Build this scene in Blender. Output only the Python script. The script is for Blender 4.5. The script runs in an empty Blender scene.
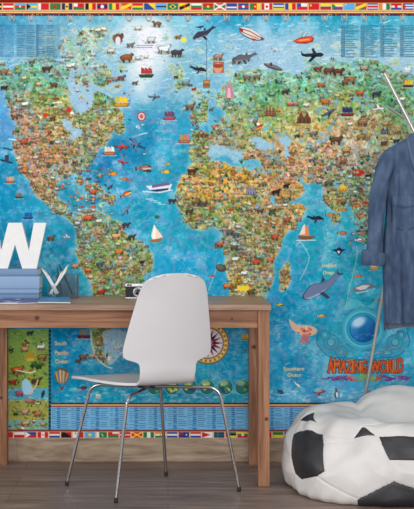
import bpy, bmesh, math, random
import numpy as np
from mathutils import Vector, Matrix

# ------------------------------------------------------------------ camera, light, exposure
SC = bpy.context.scene
F = 1271.0            # focal length in pixels of a 414 px wide frame
PX0, PY0 = 168.0, 205.0   # principal point
EYE = 1.16            # eye height
WALL_Y = 5.75
cam_d = bpy.data.cameras.new('camera')
cam = bpy.data.objects.new('camera', cam_d)
SC.collection.objects.link(cam)
cam.location = (0, 0, EYE)
cam.rotation_euler = (math.radians(90), 0, 0)
cam_d.sensor_fit = 'HORIZONTAL'
cam_d.sensor_width = 36
cam_d.lens = F / 414 * 36
cam_d.shift_x = (207 - PX0) / 414
cam_d.shift_y = (PY0 - 254.5) / 414
cam_d.dof.use_dof = False
SC.camera = cam

world = bpy.data.worlds.new('soft_daylight')
SC.world = world
world.use_nodes = True
world.node_tree.nodes['Background'].inputs[0].default_value = (0.96, 0.98, 1.0, 1)
world.node_tree.nodes['Background'].inputs[1].default_value = 0.60

def area_light(name, loc, target, sx, sy, power, col):
    d = bpy.data.lights.new(name, 'AREA')
    d.shape = 'RECTANGLE'; d.size = sx; d.size_y = sy
    d.energy = power; d.color = col
    o = bpy.data.objects.new(name, d)
    SC.collection.objects.link(o)
    o.location = loc
    o.rotation_euler = (Vector(target) - Vector(loc)).to_track_quat('-Z', 'Y').to_euler()
    return o
# daylight of a tall window to the left, an added low fill behind the viewer to brighten under the desk, and a soft ceiling lamp
area_light('window_light', (-3.4, 1.4, 2.0), (0.2, 5.6, 0.6), 2.2, 2.2, 84, (1.0, 0.985, 0.96))
area_light('rear_fill_light', (0.5, -0.6, 1.3), (0.3, 5.7, 0.6), 3.0, 1.5, 125, (1.0, 0.99, 0.98))
area_light('ceiling_light', (0.8, 3.2, 3.0), (0.3, 5.4, 0.2), 2.0, 1.2, 16, (1.0, 0.98, 0.96))
SC.view_settings.view_transform = 'Standard'
SC.view_settings.look = 'None'
SC.view_settings.exposure = -0.13
SC.view_settings.gamma = 1.0
SC.view_settings.use_curve_mapping = False

# ------------------------------------------------------------------ helpers
def X(px, Y): return (px - PX0) * Y / F
def Z(py, Y): return EYE - (py - PY0) * Y / F
def YF(py, z=0.0): return F * (EYE - z) / (py - PY0)      # depth of a point at height z seen at row py
def lin(c):
    return tuple(((v/255)/12.92 if v/255 <= .04045 else ((v/255+.055)/1.055)**2.4) for v in c)

def tag(o, label=None, cat=None, group=None, kind=None):
    if label: o['label'] = label
    if cat: o['category'] = cat
    if group: o['group'] = group
    if kind: o['kind'] = kind
    return o
def empty(name, loc, label, cat, rz=0, group=None):
    o = bpy.data.objects.new(name, None)
    SC.collection.objects.link(o)
    o.location = loc; o.rotation_euler = (0, 0, rz)
    o.empty_display_size = .05
    tag(o, label, cat, group)
    return o
def obj(name, bm, mat, parent=None, smooth=True, bevel=0, seg=2, angle=35):
    me = bpy.data.meshes.new(name)
    bmesh.ops.recalc_face_normals(bm, faces=bm.faces)
    bm.to_mesh(me); bm.free()
    mats = mat if isinstance(mat, (list, tuple)) else [mat]
    for m in mats: me.materials.append(m)
    o = bpy.data.objects.new(name, me)
    SC.collection.objects.link(o)
    if parent is not None: o.parent = parent
    if smooth:
        for p in me.polygons: p.use_smooth = True
        me.set_sharp_from_angle(angle=math.radians(angle))
    if bevel:
        b = o.modifiers.new('bevel', 'BEVEL'); b.width = bevel; b.segments = seg
        b.limit_method = 'ANGLE'; b.angle_limit = math.radians(35)
        w = o.modifiers.new('normals', 'WEIGHTED_NORMAL'); w.keep_sharp = False
    return o
def box(bm, x0, x1, y0, y1, z0, z1, mi=0):
    v = [bm.verts.new(p) for p in ((x0,y0,z0),(x1,y0,z0),(x1,y1,z0),(x0,y1,z0),(x0,y0,z1),(x1,y0,z1),(x1,y1,z1),(x0,y1,z1))]
    for f in ((0,3,2,1),(4,5,6,7),(0,1,5,4),(1,2,6,5),(2,3,7,6),(3,0,4,7)):
        bm.faces.new([v[i] for i in f]).material_index = mi
    return v
def nb(): return bmesh.new()
def tube(bm, pts, r, n=12, caps=True):
    """sweep a circle along pts; r number or list"""
    pts = [Vector(p) for p in pts]
    rs = r if isinstance(r, (list, tuple)) else [r]*len(pts)
    rings = []
    up = None
    for i, p in enumerate(pts):
        t = (pts[min(i+1, len(pts)-1)] - pts[max(i-1, 0)]).normalized()
        if up is None:
            a = Vector((0,0,1)) if abs(t.z) < .9 else Vector((1,0,0))
            up = (a - t*a.dot(t)).normalized()
        else:
            up = (up - t*up.dot(t)).normalized()
        s = t.cross(up)
        rings.append([bm.verts.new(p + (up*math.cos(2*math.pi*k/n) + s*math.sin(2*math.pi*k/n))*rs[i]) for k in range(n)])
    for a, b in zip(rings, rings[1:]):
        for k in range(n): bm.faces.new((a[k], a[(k+1)%n], b[(k+1)%n], b[k]))
    if caps:
        bm.faces.new(rings[0][::-1]); bm.faces.new(rings[-1])
def lathe(bm, prof, n=32, c=(0,0,0), axis='Z'):
    rings = []
    for r, h in prof:
        ring = []
        for k in range(n):
            a = 2*math.pi*k/n
            p = (r*math.cos(a), r*math.sin(a), h)
            if axis == 'Y': p = (p[0], h, p[1])
            ring.append(bm.verts.new((p[0]+c[0], p[1]+c[1], p[2]+c[2])))
        rings.append(ring)
    for a, b in zip(rings, rings[1:]):
        for k in range(n): bm.faces.new((a[k], a[(k+1)%n], b[(k+1)%n], b[k]))
    bm.faces.new(rings[0][::-1]); bm.faces.new(rings[-1])
def prism(bm, pts, y0, y1):
    """polygon in x,z extruded from y0 to y1"""
    a = [bm.verts.new((x, y0, z)) for x, z in pts]
    b = [bm.verts.new((x, y1, z)) for x, z in pts]
    n = len(pts)
    bm.faces.new(a); bm.faces.new(b[::-1])
    for k in range(n): bm.faces.new((a[k], b[k], b[(k+1)%n], a[(k+1)%n]))
def crom(pts, n=8, closed=False):
    out = []; m = len(pts)
    rng = range(m if closed else m-1)
    for i in rng:
        g = (lambda k: pts[k % m]) if closed else (lambda k: pts[max(0, min(m-1, k))])
        p0, p1, p2, p3 = [np.array(g(k), float) for k in (i-1, i, i+1, i+2)]
        for j in range(n):
            t = j/n
            out.append(tuple(.5*((2*p1)+(-p0+p2)*t+(2*p0-5*p1+4*p2-p3)*t*t+(-p0+3*p1-3*p2+p3)*t**3)))
    if not closed: out.append(tuple(map(float, pts[-1])))
    return out

def mat(name, col, rough=.5, metal=0, spec=.5, **kw):
    m = bpy.data.materials.new(name); m.use_nodes = True
    b = m.node_tree.nodes['Principled BSDF']
    b.inputs['Base Color'].default_value = (*lin(col), 1)
    b.inputs['Roughness'].default_value = rough
    b.inputs['Metallic'].default_value = metal
    b.inputs['Specular IOR Level'].default_value = spec
    for k, v in kw.items(): b.inputs[k].default_value = v
    return m
def noisy(name, cols, scale=(1,1,1), nscale=5, detail=4, rough=.5, bump=0, dist=0, pos=None, spec=.4, bscale=None, coat=0):
    """procedural material: noise over object coordinates through a colour ramp, with bump"""
    m = mat(name, cols[0], rough, 0, spec)
    nt = m.node_tree; b = nt.nodes['Principled BSDF']
    tc = nt.nodes.new('ShaderNodeTexCoord'); mp = nt.nodes.new('ShaderNodeMapping')
    mp.inputs['Scale'].default_value = scale
    nz = nt.nodes.new('ShaderNodeTexNoise'); nz.inputs['Scale'].default_value = nscale
    nz.inputs['Detail'].default_value = detail; nz.inputs['Distortion'].default_value = dist
    cr = nt.nodes.new('ShaderNodeValToRGB'); el = cr.color_ramp.elements
    n = len(cols); pos = pos or [.3 + .4*i/(n-1) for i in range(n)]
    while len(el) < n: el.new(.5)
    for e, p, c in zip(el, pos, cols): e.position = p; e.color = (*lin(c), 1)
    L = nt.links.new
    L(tc.outputs['Object'], mp.inputs[0]); L(mp.outputs[0], nz.inputs[0]); L(nz.outputs[0], cr.inputs[0]); L(cr.outputs[0], b.inputs['Base Color'])
    if bump:
        bp = nt.nodes.new('ShaderNodeBump'); bp.inputs['Strength'].default_value = bump; bp.inputs['Distance'].default_value = .002
        src = nz
        if bscale:
            src = nt.nodes.new('ShaderNodeTexNoise'); src.inputs['Scale'].default_value = bscale; src.inputs['Detail'].default_value = 3
            L(tc.outputs['Object'], src.inputs[0])
        L(src.outputs[0], bp.inputs['Height']); L(bp.outputs[0], b.inputs['Normal'])
    return m
# ------------------------------------------------------------------ the printed world map (a flat print, painted into the mesh's colours)
MX0, MX1, MY0, MY1 = -36, 450, -3, 438.5        # extent of the print in map units (1 unit = 1/221 m)
S = 4
CW, CH = (MX1-MX0)*S, int((MY1-MY0)*S)
rng = random.Random(7); nr = np.random.RandomState(5)
def smooth_noise(cell, seed):
    r = np.random.RandomState(seed)
    gw, gh = int(CW/S/cell)+3, int(CH/S/cell)+3
    g = r.rand(gh, gw)
    ys = np.arange(CH)/S/cell; xs = np.arange(CW)/S/cell
    yi = ys.astype(int); xi = xs.astype(int); fy = ys-yi; fx = xs-xi
    fy = (fy*fy*(3-2*fy))[:, None]; fx = (fx*fx*(3-2*fx))[None, :]
    a = g[yi][:, xi]; b = g[yi][:, xi+1]; c = g[yi+1][:, xi]; d = g[yi+1][:, xi+1]
    return ((a*(1-fx)+b*fx)*(1-fy)+(c*(1-fx)+d*fx)*fy).astype(np.float32)
def fbm(cell, seed, octs=3):
    t = 0; w = 0
    for k in range(octs):
        t = t + smooth_noise(cell/2**k, seed+k)*.55**k; w += .55**k
    return t/w
gx = (MX0 + (np.arange(CW)+.5)/S).astype(np.float32); gy = (MY0 + (np.arange(CH)+.5)/S).astype(np.float32)
def inside(pts, XX, YY):
    m = np.zeros(XX.shape, bool); n = len(pts)
    for i in range(n):
        x1, y1 = pts[i]; x2, y2 = pts[(i+1) % n]
        if y1 == y2: continue
        c = ((y1 > YY) != (y2 > YY)) & (XX < (x2-x1)*(YY-y1)/(y2-y1)+x1)
        m ^= c
    return m
def field(ctrl, power=2.6):
    """colour field interpolated between (x, y, r, g, b) samples on a coarse grid"""
    c = np.array(ctrl, float); q = 8
    ys = MY0 + np.arange(0, CH//S+q*2, q); xs = MX0 + np.arange(0, CW//S+q*2, q)
    XX, YY = np.meshgrid(xs, ys)
    d = (XX[..., None]-c[:, 0])**2+(YY[..., None]-c[:, 1])**2+30
    w = d**(-power); w /= w.sum(-1, keepdims=True)
    g = w @ c[:, 2:5]
    fy = np.arange(CH)/S/q; fx = np.arange(CW)/S/q; yi = fy.astype(int); xi = fx.astype(int)
    fy = (fy-yi)[:, None, None]; fx = (fx-xi)[None, :, None]
    return ((g[yi][:, xi]*(1-fx)+g[yi][:, xi+1]*fx)*(1-fy)+(g[yi+1][:, xi]*(1-fx)+g[yi+1][:, xi+1]*fx)*fy).astype(np.float32)

SEA = [(-20,40,50,140,185),(10,30,70,155,190),(40,25,95,165,195),(10,50,45,145,190),(70,25,110,175,200),(100,20,110,178,200),(60,40,125,178,200),(30,60,90,165,200),
 (105,50,95,175,205),(85,60,125,185,205),(75,75,135,180,200),(110,65,125,185,210),(110,85,130,180,205),(130,20,130,185,205),(140,70,140,190,215),(125,97,130,185,215),(80,100,130,170,215),
 (160,90,95,165,205),(150,105,74,164,191),(175,90,110,170,200),(180,60,120,185,200),(185,30,120,185,205),(197,45,95,175,205),(215,25,60,160,195),(240,22,45,155,190),(190,75,80,165,195),(215,55,110,180,210),
 (230,45,120,180,210),(260,30,130,185,210),(280,22,45,155,190),(270,55,140,185,215),(300,45,140,188,212),(330,22,40,155,185),(330,45,130,185,205),(355,30,60,160,185),(380,28,45,155,185),(400,30,70,165,190),(400,60,130,180,200),(350,60,120,175,195),(430,40,110,175,195),
 (0,100,80,155,205),(5,125,70,150,200),(0,150,40,130,170),(10,165,20,130,165),(5,195,20,140,180),(25,205,35,150,185),(10,215,25,140,175),(55,180,30,140,170),(50,230,40,155,180),(65,245,35,150,180),(30,240,25,140,170),(85,290,25,150,175),
 (175,108,74,164,191),(180,125,39,144,176),(170,140,44,154,186),(155,130,34,149,186),(130,125,64,164,196),(140,150,29,134,176),(120,150,34,134,176),(110,165,29,129,176),(100,180,29,134,171),(95,200,49,144,166),(120,185,29,139,176),(130,200,39,149,181),(145,170,44,154,186),
 (150,185,49,159,191),(165,160,49,159,186),(160,200,34,159,186),(140,220,34,154,186),(160,235,44,159,186),(185,240,39,159,186),(205,235,39,159,181),(185,260,20,150,195),(160,260,40,155,195),(215,265,25,150,190),
 (310,190,40,155,180),(305,220,30,155,180),(320,240,35,160,180),(290,260,30,150,180),(300,290,25,145,180),(330,270,40,160,185),(345,230,35,160,180),(350,250,30,155,180),(350,290,35,155,180),(385,300,30,150,180),(280,310,20,140,180),(320,310,35,155,185),(345,210,40,160,180),
 (60,340,10,140,190),(60,370,15,145,190),(85,345,10,140,190),(90,370,30,150,190),(125,345,40,150,190),(110,395,25,160,190),(70,398,15,150,190),(150,398,30,150,180),(230,345,20,145,185),(240,370,30,150,190),(215,395,40,155,180),
 (275,330,25,140,185),(285,355,40,150,190),(275,375,35,150,190),(300,375,30,145,190),(320,360,60,165,195),(340,340,50,160,185),(370,350,40,155,185),(300,398,60,160,200),(330,395,70,165,205),(400,360,50,160,190),(440,300,30,150,180),(440,200,40,155,180)]
LAND = [(-10,75,120,160,130),(10,75,110,165,140),(30,80,100,160,120),(60,75,130,175,160),(80,60,150,185,175),(95,35,150,180,150),(80,35,140,175,140),(55,60,120,170,170),(25,70,100,160,130),(50,85,100,165,120),(20,95,130,150,120),(40,100,120,165,90),(60,105,160,165,80),(20,115,150,130,110),
 (25,130,165,135,110),(45,115,175,165,85),(65,125,170,160,90),(80,110,120,160,90),(100,105,110,160,100),(115,115,150,165,100),(100,125,160,145,90),(30,150,175,135,110),(50,140,185,150,95),(70,145,165,145,105),(90,140,140,145,95),(85,155,125,145,110),(30,170,175,130,100),(50,160,180,135,95),(60,175,150,145,115),(45,195,165,135,100),
 (65,195,150,145,115),(55,205,150,140,100),(75,215,130,150,120),(90,225,120,150,110),(110,235,120,155,105),(85,245,120,155,110),(130,250,130,155,95),(100,260,110,155,90),(120,265,150,160,90),(140,270,135,150,95),(90,275,160,150,90),(110,285,110,165,120),(130,290,120,150,100),(97,285,180,160,90),(100,340,150,165,90),(98,355,165,175,120),
 (200,110,130,170,110),(195,122,120,165,110),(230,95,130,170,130),(225,85,130,175,150),(215,130,140,150,110),(235,120,145,160,105),(225,140,135,140,110),(205,155,130,150,90),(255,110,120,160,110),(240,85,110,170,140),(260,75,120,170,150),(290,80,105,175,145),(270,95,100,165,110),(300,100,120,165,110),(260,130,150,165,95),(290,120,160,165,90),(320,90,110,165,130),(330,75,120,165,140),(350,70,120,175,150),
 (370,85,90,155,120),(360,100,130,160,90),(340,110,150,155,90),(390,100,90,150,105),(405,110,100,145,100),(320,112,160,172,98),(290,112,150,168,95),(350,105,150,168,100),(265,118,155,168,100),(300,128,185,175,110),(345,122,190,170,120),(375,115,150,160,105),(310,130,190,170,110),(330,135,200,165,115),(350,130,175,145,105),(370,125,160,145,100),(390,135,150,145,100),(340,145,205,170,130),(300,145,190,165,110),(320,155,175,155,130),(350,155,175,165,150),(365,150,170,160,140),(285,150,185,145,100),(265,155,180,150,115),(250,135,140,160,100),
 (340,165,150,160,140),(360,170,150,165,150),(325,175,165,150,110),(310,170,185,150,105),(335,185,140,155,95),(330,205,160,155,90),(350,180,110,160,120),(358,200,120,155,130),(365,220,100,165,150),(360,240,110,165,160),
 (200,165,140,155,80),(190,175,190,160,80),(200,180,200,160,75),(220,170,210,165,70),(240,175,215,165,70),(230,185,210,160,70),(210,195,200,160,70),(185,195,170,160,90),(190,210,140,155,90),(205,210,130,155,90),(220,200,180,155,70),(240,195,180,160,80),(255,180,200,155,80),(230,210,150,155,80),(210,220,130,150,90),(235,225,130,150,100),(225,235,120,140,120),(260,200,170,150,80),(270,180,185,145,95),(280,190,195,150,90),(295,185,195,155,95),(290,175,185,145,110),
 (285,205,180,150,90),(300,207,195,165,80),(275,215,170,145,85),(265,225,160,145,90),(250,220,130,150,95),(245,235,125,145,95),(265,240,145,145,90),(280,235,170,140,75),(235,250,120,145,100),(250,255,150,140,95),(270,262,150,140,95),(240,270,160,155,95),(255,275,150,150,100),(235,285,190,160,70),(250,290,180,165,80),(265,290,130,150,110),(270,280,120,150,130),(285,275,160,150,90),(283,285,165,150,90),(430,90,110,160,120),(430,150,170,150,110)]
POLYS = [
 # north america
 [(-40,62),(0,62),(10,70),(22,60),(34,54),(48,58),(60,62),(70,70),(68,84),(72,96),(73,108),(80,114),(90,108),(93,94),(102,92),(112,99),(119,108),(124,118),(118,128),(112,131),(108,140),(100,148),(94,156),(88,163),(83,172),(85,182),(80,183),(76,174),(66,176),(58,182),(55,192),(62,203),(70,212),(78,222),(76,228),(68,222),(58,212),(48,206),(40,197),(32,186),(24,176),(18,162),(15,146),(16,136),(12,118),(6,98),(0,86),(-40,84)],
 # arctic islands
 [(76,38),(84,30),(100,26),(108,30),(104,38),(92,46),(80,46)],[(56,44),(66,38),(74,42),(70,50),(60,50)],[(36,56),(46,46),(56,52),(54,60),(42,60)],[(72,54),(84,48),(94,54),(92,64),(80,66),(72,62)],
 [(92,66),(104,64),(112,72),(108,84),(98,86),(90,78)],[(60,58),(70,54),(74,64),(64,68)],[(84,70),(90,80),(84,86),(78,78)],
 [(116,126),(124,124),(126,132),(118,134)],
 # caribbean
 [(88,186),(98,184),(106,190),(98,192),(88,190)],[(104,196),(116,196),(114,202),(104,201)],
 # south america
 [(78,212),(86,208),(100,212),(112,220),(122,226),(130,236),(144,244),(152,250),(152,262),(146,276),(142,290),(132,302),(122,316),(112,328),(106,340),(104,350),(112,360),(106,364),(97,358),(93,344),(92,326),(92,296),(90,282),(84,272),(78,262),(76,246),(77,230)],
 # greenland is painted later; iceland, britain, scandinavia, europe
 [(172,70),(180,66),(184,72),(180,80),(174,78)],[(174,84),(182,80),(186,86),(178,90)],
 [(192,114),(199,112),(201,120),(196,124),(191,120)],[(202,98),(208,102),(210,116),(206,124),(201,120),(203,110)],
 [(224,112),(216,104),(220,92),(228,80),(236,72),(246,70),(262,68),(282,72),(300,74),(306,64),(314,58),(320,64),(336,60),(352,62),(372,60),(392,68),(414,74),(455,74),(455,190),(414,190),(400,190),(386,196),(372,210),(366,224),(370,238),(364,244),(359,234),(356,222),(352,212),(349,202),(344,206),(341,216),(337,224),(332,216),(326,204),(322,190),(318,184),(306,182),(300,176),(303,186),(302,196),(292,202),(284,206),(276,196),(272,184),(268,172),(262,170),(246,166),(236,162),(230,154),(224,150),(216,154),(206,160),(192,158),(190,148),(194,140),(190,134),(200,132),(212,134),(214,126),(220,122)],
 # africa
 [(190,162),(204,160),(218,160),(232,166),(248,170),(262,170),(272,180),(276,192),(282,204),(302,206),(304,212),(296,222),(288,232),(280,246),(276,256),(274,268),(272,280),(266,296),(256,304),(240,304),(232,296),(228,280),(225,266),(225,252),(221,240),(222,230),(214,226),(200,229),(188,224),(180,212),(176,200),(180,184),(186,172)],
 [(284,264),(290,260),(291,270),(288,284),(283,292),(279,286),(281,274)],
 [(296,204),(303,206),(300,212)],
]
WATER = [[(70,92),(78,85),(90,88),(93,98),(88,108),(82,114),(76,110),(72,104)],  # hudson bay
 [(252,140),(258,136),(264,141),(272,141),(272,147),(262,149),(253,147)],[(282,138),(288,136),(291,144),(289,150),(292,156),(288,159),(284,154),(285,147)],
 [(208,150),(216,144),(228,147),(226,155),(214,157),(207,156)],[(228,152),(236,150),(244,156),(240,163),(232,160)],[(244,162),(252,160),(262,163),(258,168),(246,167)],
 [(62,116),(74,128),(68,130)],[(72,130),(80,128),(79,138),(72,136)],
 [(272,192),(276,198),(278,206),(275,207),(271,198)]]

XX, YY = np.meshgrid(gx, gy)
n1 = fbm(9, 11, 4)-.5; n2 = fbm(9, 31, 4)-.5
WX = XX+n1*9; WY = YY+n2*9
land = np.zeros(XX.shape, bool)
for p in POLYS: land |= inside(crom(p, 3, True), WX, WY)
for p in WATER: land &= ~inside(crom(p, 3, True), WX, WY)
def blur(a, r):
    r = int(r)
    for ax in (0, 1):
        pad = [(0, 0)]*a.ndim; pad[ax] = (r+1, r)
        c = np.cumsum(np.pad(a, pad, mode='edge'), axis=ax, dtype=np.float64)
        hi = np.take(c, np.arange(2*r+1, c.shape[ax]), axis=ax); lo = np.take(c, np.arange(0, c.shape[ax]-2*r-1), axis=ax)
        a = ((hi-lo)/(2*r+1)).astype(np.float32)
    return a
lf = land.astype(np.float32)
near = blur(blur(lf, 3*S), 3*S)
sea = field(SEA); img = sea
# streaks and pale currents on the water
st = fbm(7, 61, 3); lx = smooth_noise(26, 71)
rot = np.sin((XX*.55+YY*.9)*.42+n1*26)*.5+.5
streak = np.clip((st-.52)*4, 0, 1)*rot
img += (np.array([150, 200, 220])-img)*(streak*.42)[..., None]
img += (np.array([118, 150, 196])-img)*(np.clip((fbm(5, 65, 3)-.5)*3.5, 0, .5)*np.clip((YY-90)/20, 0, 1))[..., None]
img += (np.array([165, 208, 222])-img)*(np.clip((fbm(14, 67, 4)-.56)*5, 0, .5)*(np.sin((XX*.5+YY*1.0)*.8+n2*30)*.35+.65))[..., None]
img += ((fbm(3, 81, 2)-.5)*30+(fbm(22, 83, 3)-.5)*44)[..., None]
coast = np.clip(near*2.6, 0, 1)*(1-lf)
img += (np.array([165, 205, 215])-img)*(coast*.30)[..., None]
edge = np.clip((blur(lf, 3)-.02)*2.4, 0, 1)*(1-lf)
img += (np.array([190, 212, 205])-img)*(edge*.62)[..., None]
img += (np.array([152, 186, 208])-img)*(.38*np.clip((108-YY)/22, 0, 1)*np.clip((YY-24)/16, 0, 1))[..., None]
sw = np.abs(((YY*.16+n1*5+np.sin(XX*.045)*1.1) % 1)-.5)
img += (np.array([190, 215, 226])-img)*((sw < .09)*.28*np.clip((125-YY)/20, 0, 1)*np.clip((YY-18)/6, 0, 1))[..., None]
# land colour with mottling
lc = field(LAND)
m1 = (fbm(12, 91, 4)-.5); m2 = (fbm(5, 101, 3)-.5); m3 = (smooth_noise(1.3, 111)-.5); m4 = fbm(2.6, 117, 2)-.5; m5 = fbm(3.2, 123, 2)-.5
lc += 12+m1[..., None]*np.array([70, 20, 40]) + m2[..., None]*np.array([20, 60, 30]) + m3[..., None]*44 + m4[..., None]*np.array([130, 70, 60]) + m5[..., None]*np.array([20, 70, 130])
img = np.where(land[..., None], lc, img).astype(np.float32)
# contour like wriggles over the icy north
ice = np.clip((92-YY)/30, 0, 1)*np.clip((YY-22)/12, 0, 1)*np.clip(1-np.abs(YY-60)/60, 0, 1)
ct = np.abs(((fbm(10, 131, 3)*15) % 1)-.5)
img += (np.array([215, 228, 225])-img)*((ct < .11)*ice*.42)[..., None]
ct2 = np.abs(((fbm(8, 141, 3)*13) % 1)-.5)
img += (np.array([70, 120, 135])-img)*((ct2 < .05)*ice*.35)[..., None]
img = np.ascontiguousarray(img)

def paint(mask, y0, y1, x0, x1, col, a=1.0):
    sub = img[y0:y1, x0:x1]
    m = (mask*a)[..., None] if mask.dtype != bool else (mask.astype(np.float32)*a)[..., None]
    sub += (np.array(col, np.float32)-sub)*m
def bb(x0, x1, y0, y1):
    return (max(0, int((x0-MX0)*S)-1), min(CW, int((x1-MX0)*S)+2), max(0, int((y0-MY0)*S)-1), min(CH, int((y1-MY0)*S)+2))
def poly(pts, col, a=1.0, sm=False):
    if sm: pts = crom(pts, 5, True)
    xs = [p[0] for p in pts]; ys = [p[1] for p in pts]
    i0, i1, j0, j1 = bb(min(xs), max(xs), min(ys), max(ys))
    if i1 <= i0 or j1 <= j0: return
    paint(inside(pts, XX[j0:j1, i0:i1], YY[j0:j1, i0:i1]), j0, j1, i0, i1, col, a)
def ell(cx, cy, rx, ry, col, ang=0, a=1.0, soft=0):
    R = max(rx, ry)*(1+soft)
    i0, i1, j0, j1 = bb(cx-R, cx+R, cy-R, cy+R)
    if i1 <= i0 or j1 <= j0: return
    dx = XX[j0:j1, i0:i1]-cx; dy = YY[j0:j1, i0:i1]-cy
    c, s = math.cos(ang), math.sin(ang)
    d = np.sqrt(((dx*c+dy*s)/rx)**2+((-dx*s+dy*c)/ry)**2)
    m = np.clip((1+soft-d)/(soft+1e-3), 0, 1).astype(np.float32) if soft else (d < 1)
    paint(m, j0, j1, i0, i1, col, a)
def line(pts, w, col, a=1.0):
    for (x1, y1), (x2, y2) in zip(pts, pts[1:]):
        i0, i1, j0, j1 = bb(min(x1, x2)-w, max(x1, x2)+w, min(y1, y2)-w, max(y1, y2)+w)
        if i1 <= i0 or j1 <= j0: continue
        px = XX[j0:j1, i0:i1]-x1; py = YY[j0:j1, i0:i1]-y1; dx, dy = x2-x1, y2-y1
        t = np.clip((px*dx+py*dy)/(dx*dx+dy*dy+1e-9), 0, 1)
        paint((px-t*dx)**2+(py-t*dy)**2 < (w/2)**2, j0, j1, i0, i1, col, a)
def rect(x0, y0, x1, y1, col, a=1.0): poly([(x0,y0),(x1,y0),(x1,y1),(x0,y1)], col, a)

BR = [(120,70,45),(150,90,55),(95,60,45),(175,120,75),(70,50,45),(200,150,100),(140,60,40),(110,90,75)]
MIX = BR+[(225,220,210),(235,225,200),(60,60,65),(150,150,155),(190,60,45),(205,110,50),(220,180,70),(90,120,80),(70,110,140),(170,140,150),(245,240,235)]
COOL = [(225,230,225),(200,215,210),(120,140,140),(90,80,75),(150,110,80),(230,225,205),(170,190,185),(110,60,50),(240,240,235)]
GREEN = [(40,110,70),(60,130,80),(90,150,70),(30,90,70),(120,160,80)]
DK = (45, 38, 40)
def tf(x, y, L, fl, rot=0):
    c, s = math.cos(rot), math.sin(rot)
    def g(u, v):
        u *= fl
        return (x+L*(u*c-v*s), y+L*(u*s+v*c))
    return g
def animal(x, y, L, col, fl=1, rot=0, dark=None):
    g = tf(x, y, L, fl, rot); dark = dark or tuple(v*.45 for v in col); w = L*.11
    for u in (-.33, -.2, .18, .3): line([g(u, 0), g(u+rng.uniform(-.08, .08), rng.uniform(.26, .4))], w, dark)
    jit = [(rng.uniform(-.06, .06), rng.uniform(-.05, .05)) for _ in range(11)]
    out = [g(p[0]+q[0], p[1]+q[1]) for q, p in zip(jit, ((-.48,-.12),(-.2,-.24),(.2,-.24),(.36,-.34),(.52,-.36),(.6,-.2),(.46,-.08),(.38,.12),(.1,.16),(-.2,.14),(-.42,.14)))]
    ell(x, y+L*.28, L*.55, L*.12, (90,85,60), 0, .35, .6)
    poly(out, dark, .8, True)
    poly([(x+(a-x)*.8, y+(b-y)*.8-.1) for a, b in out], col, 1, True)
    line([g(-.2, -.14), g(.2, -.15)], w*.6, tuple(min(255, v*1.25+15) for v in col), .8)
def fish(x, y, L, col, fl=1, rot=0, col2=None):
    g = tf(x, y, L, fl, rot); dark = tuple(v*.5 for v in col)
    o = [g(*p) for p in ((-.55,-.16),(-.36,0),(-.1,-.2),(.25,-.2),(.5,0),(.25,.18),(-.1,.18),(-.36,0.02),(-.55,.18))]
    poly(o, dark); poly([(x+(a-x)*.82, y+(b-y)*.82) for a, b in o], col)
    if col2: line([g(-.05, .06), g(.4, .06)], L*.09, col2)
    ell(*g(.33, -.04), L*.04, L*.04, DK)
def whale(x, y, L, col, fl=1, rot=0, belly=(215,220,225)):
    g = tf(x, y, L, fl, rot); dark = tuple(v*.55 for v in col)
    o = crom([g(*p) for p in ((-.5,-.26),(-.4,-.14),(-.1,-.06),(.2,-.12),(.42,-.02),(.5,.08),(.4,.14),(.15,.16),(-.15,.1),(-.38,-.02),(-.54,-.06),(-.44,-.12))], 5, True)
    poly(o, dark); poly([(a, b+.25) for a, b in [(x+(a-x)*.93, y+(b-y)*.9) for a, b in o]], col)
    poly([g(*p) for p in ((.48,.09),(.3,.12),(.05,.11),(-.1,.07),(.1,.15),(.35,.15))], belly, .85)
    poly([g(*p) for p in ((.12,.12),(.02,.3),(-.06,.3),(.02,.12))], dark)
    poly([g(*p) for p in ((0,-.08),(-.1,-.2),(-.12,-.08))], dark)
def ship(x, y, L, hull, sail, fl=1):
    g = tf(x, y, L, fl)
    line([g(-.6,.36), g(.6,.34)], L*.08, (190,215,225), .6); poly([g(*p) for p in ((-.5,.1),(.55,.08),(.4,.32),(-.38,.32))], tuple(v*.6 for v in hull)); poly([g(*p) for p in ((-.42,.12),(.45,.1),(.34,.26),(-.32,.26))], hull)
    for u in (-.3, -.05, .2):
        line([g(u, .1), g(u+rng.uniform(-.05,.05), -.4)], .25, DK); poly([g(u-.02, -.38), g(u+.2, -.2-rng.uniform(0,.15)), g(u+.22, .05), g(u-.04, .04)], tuple(v*rng.uniform(.8,1.05) for v in sail))
def plane(x, y, L, col, fl=1, rot=0):
    g = tf(x, y, L, fl, rot); dk = tuple(v*.55 for v in col)
    poly([g(*p) for p in ((-.5,-.2),(-.4,-.05),(.4,-.1),(.55,0),(.4,.1),(-.3,.08),(-.48,.02))], dk); poly([g(*p) for p in ((-.42,-.12),(-.36,-.02),(.38,-.06),(.48,0),(.38,.06),(-.28,.04))], col)
    poly([g(*p) for p in ((.05,0),(-.2,.32),(-.05,.3),(.25,.02))], dk); poly([g(*p) for p in ((.05,-.04),(-.02,-.3),(.08,-.3),(.22,-.04))], col)
def house(x, y, L, col, fl=1, roof=(150,60,45)):
    g = tf(x, y, L, fl); dk = tuple(v*.5 for v in col)
    n = rng.choice((1, 2, 3))
    poly([g(-.45, -.05), g(.45, -.05), g(.45, .35), g(-.45, .35)], dk); poly([g(-.4, 0), g(.4, 0), g(.4, .3), g(-.4, .3)], col)
    for k in range(n):
        u = -.4+.8*k/n; poly([g(u, 0), g(u+.4/n, -.45), g(u+.8/n, 0)], roof)
    for k in range(3): line([g(-.25+k*.25, .08), g(-.25+k*.25, .3)], L*.08, dk)
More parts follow.
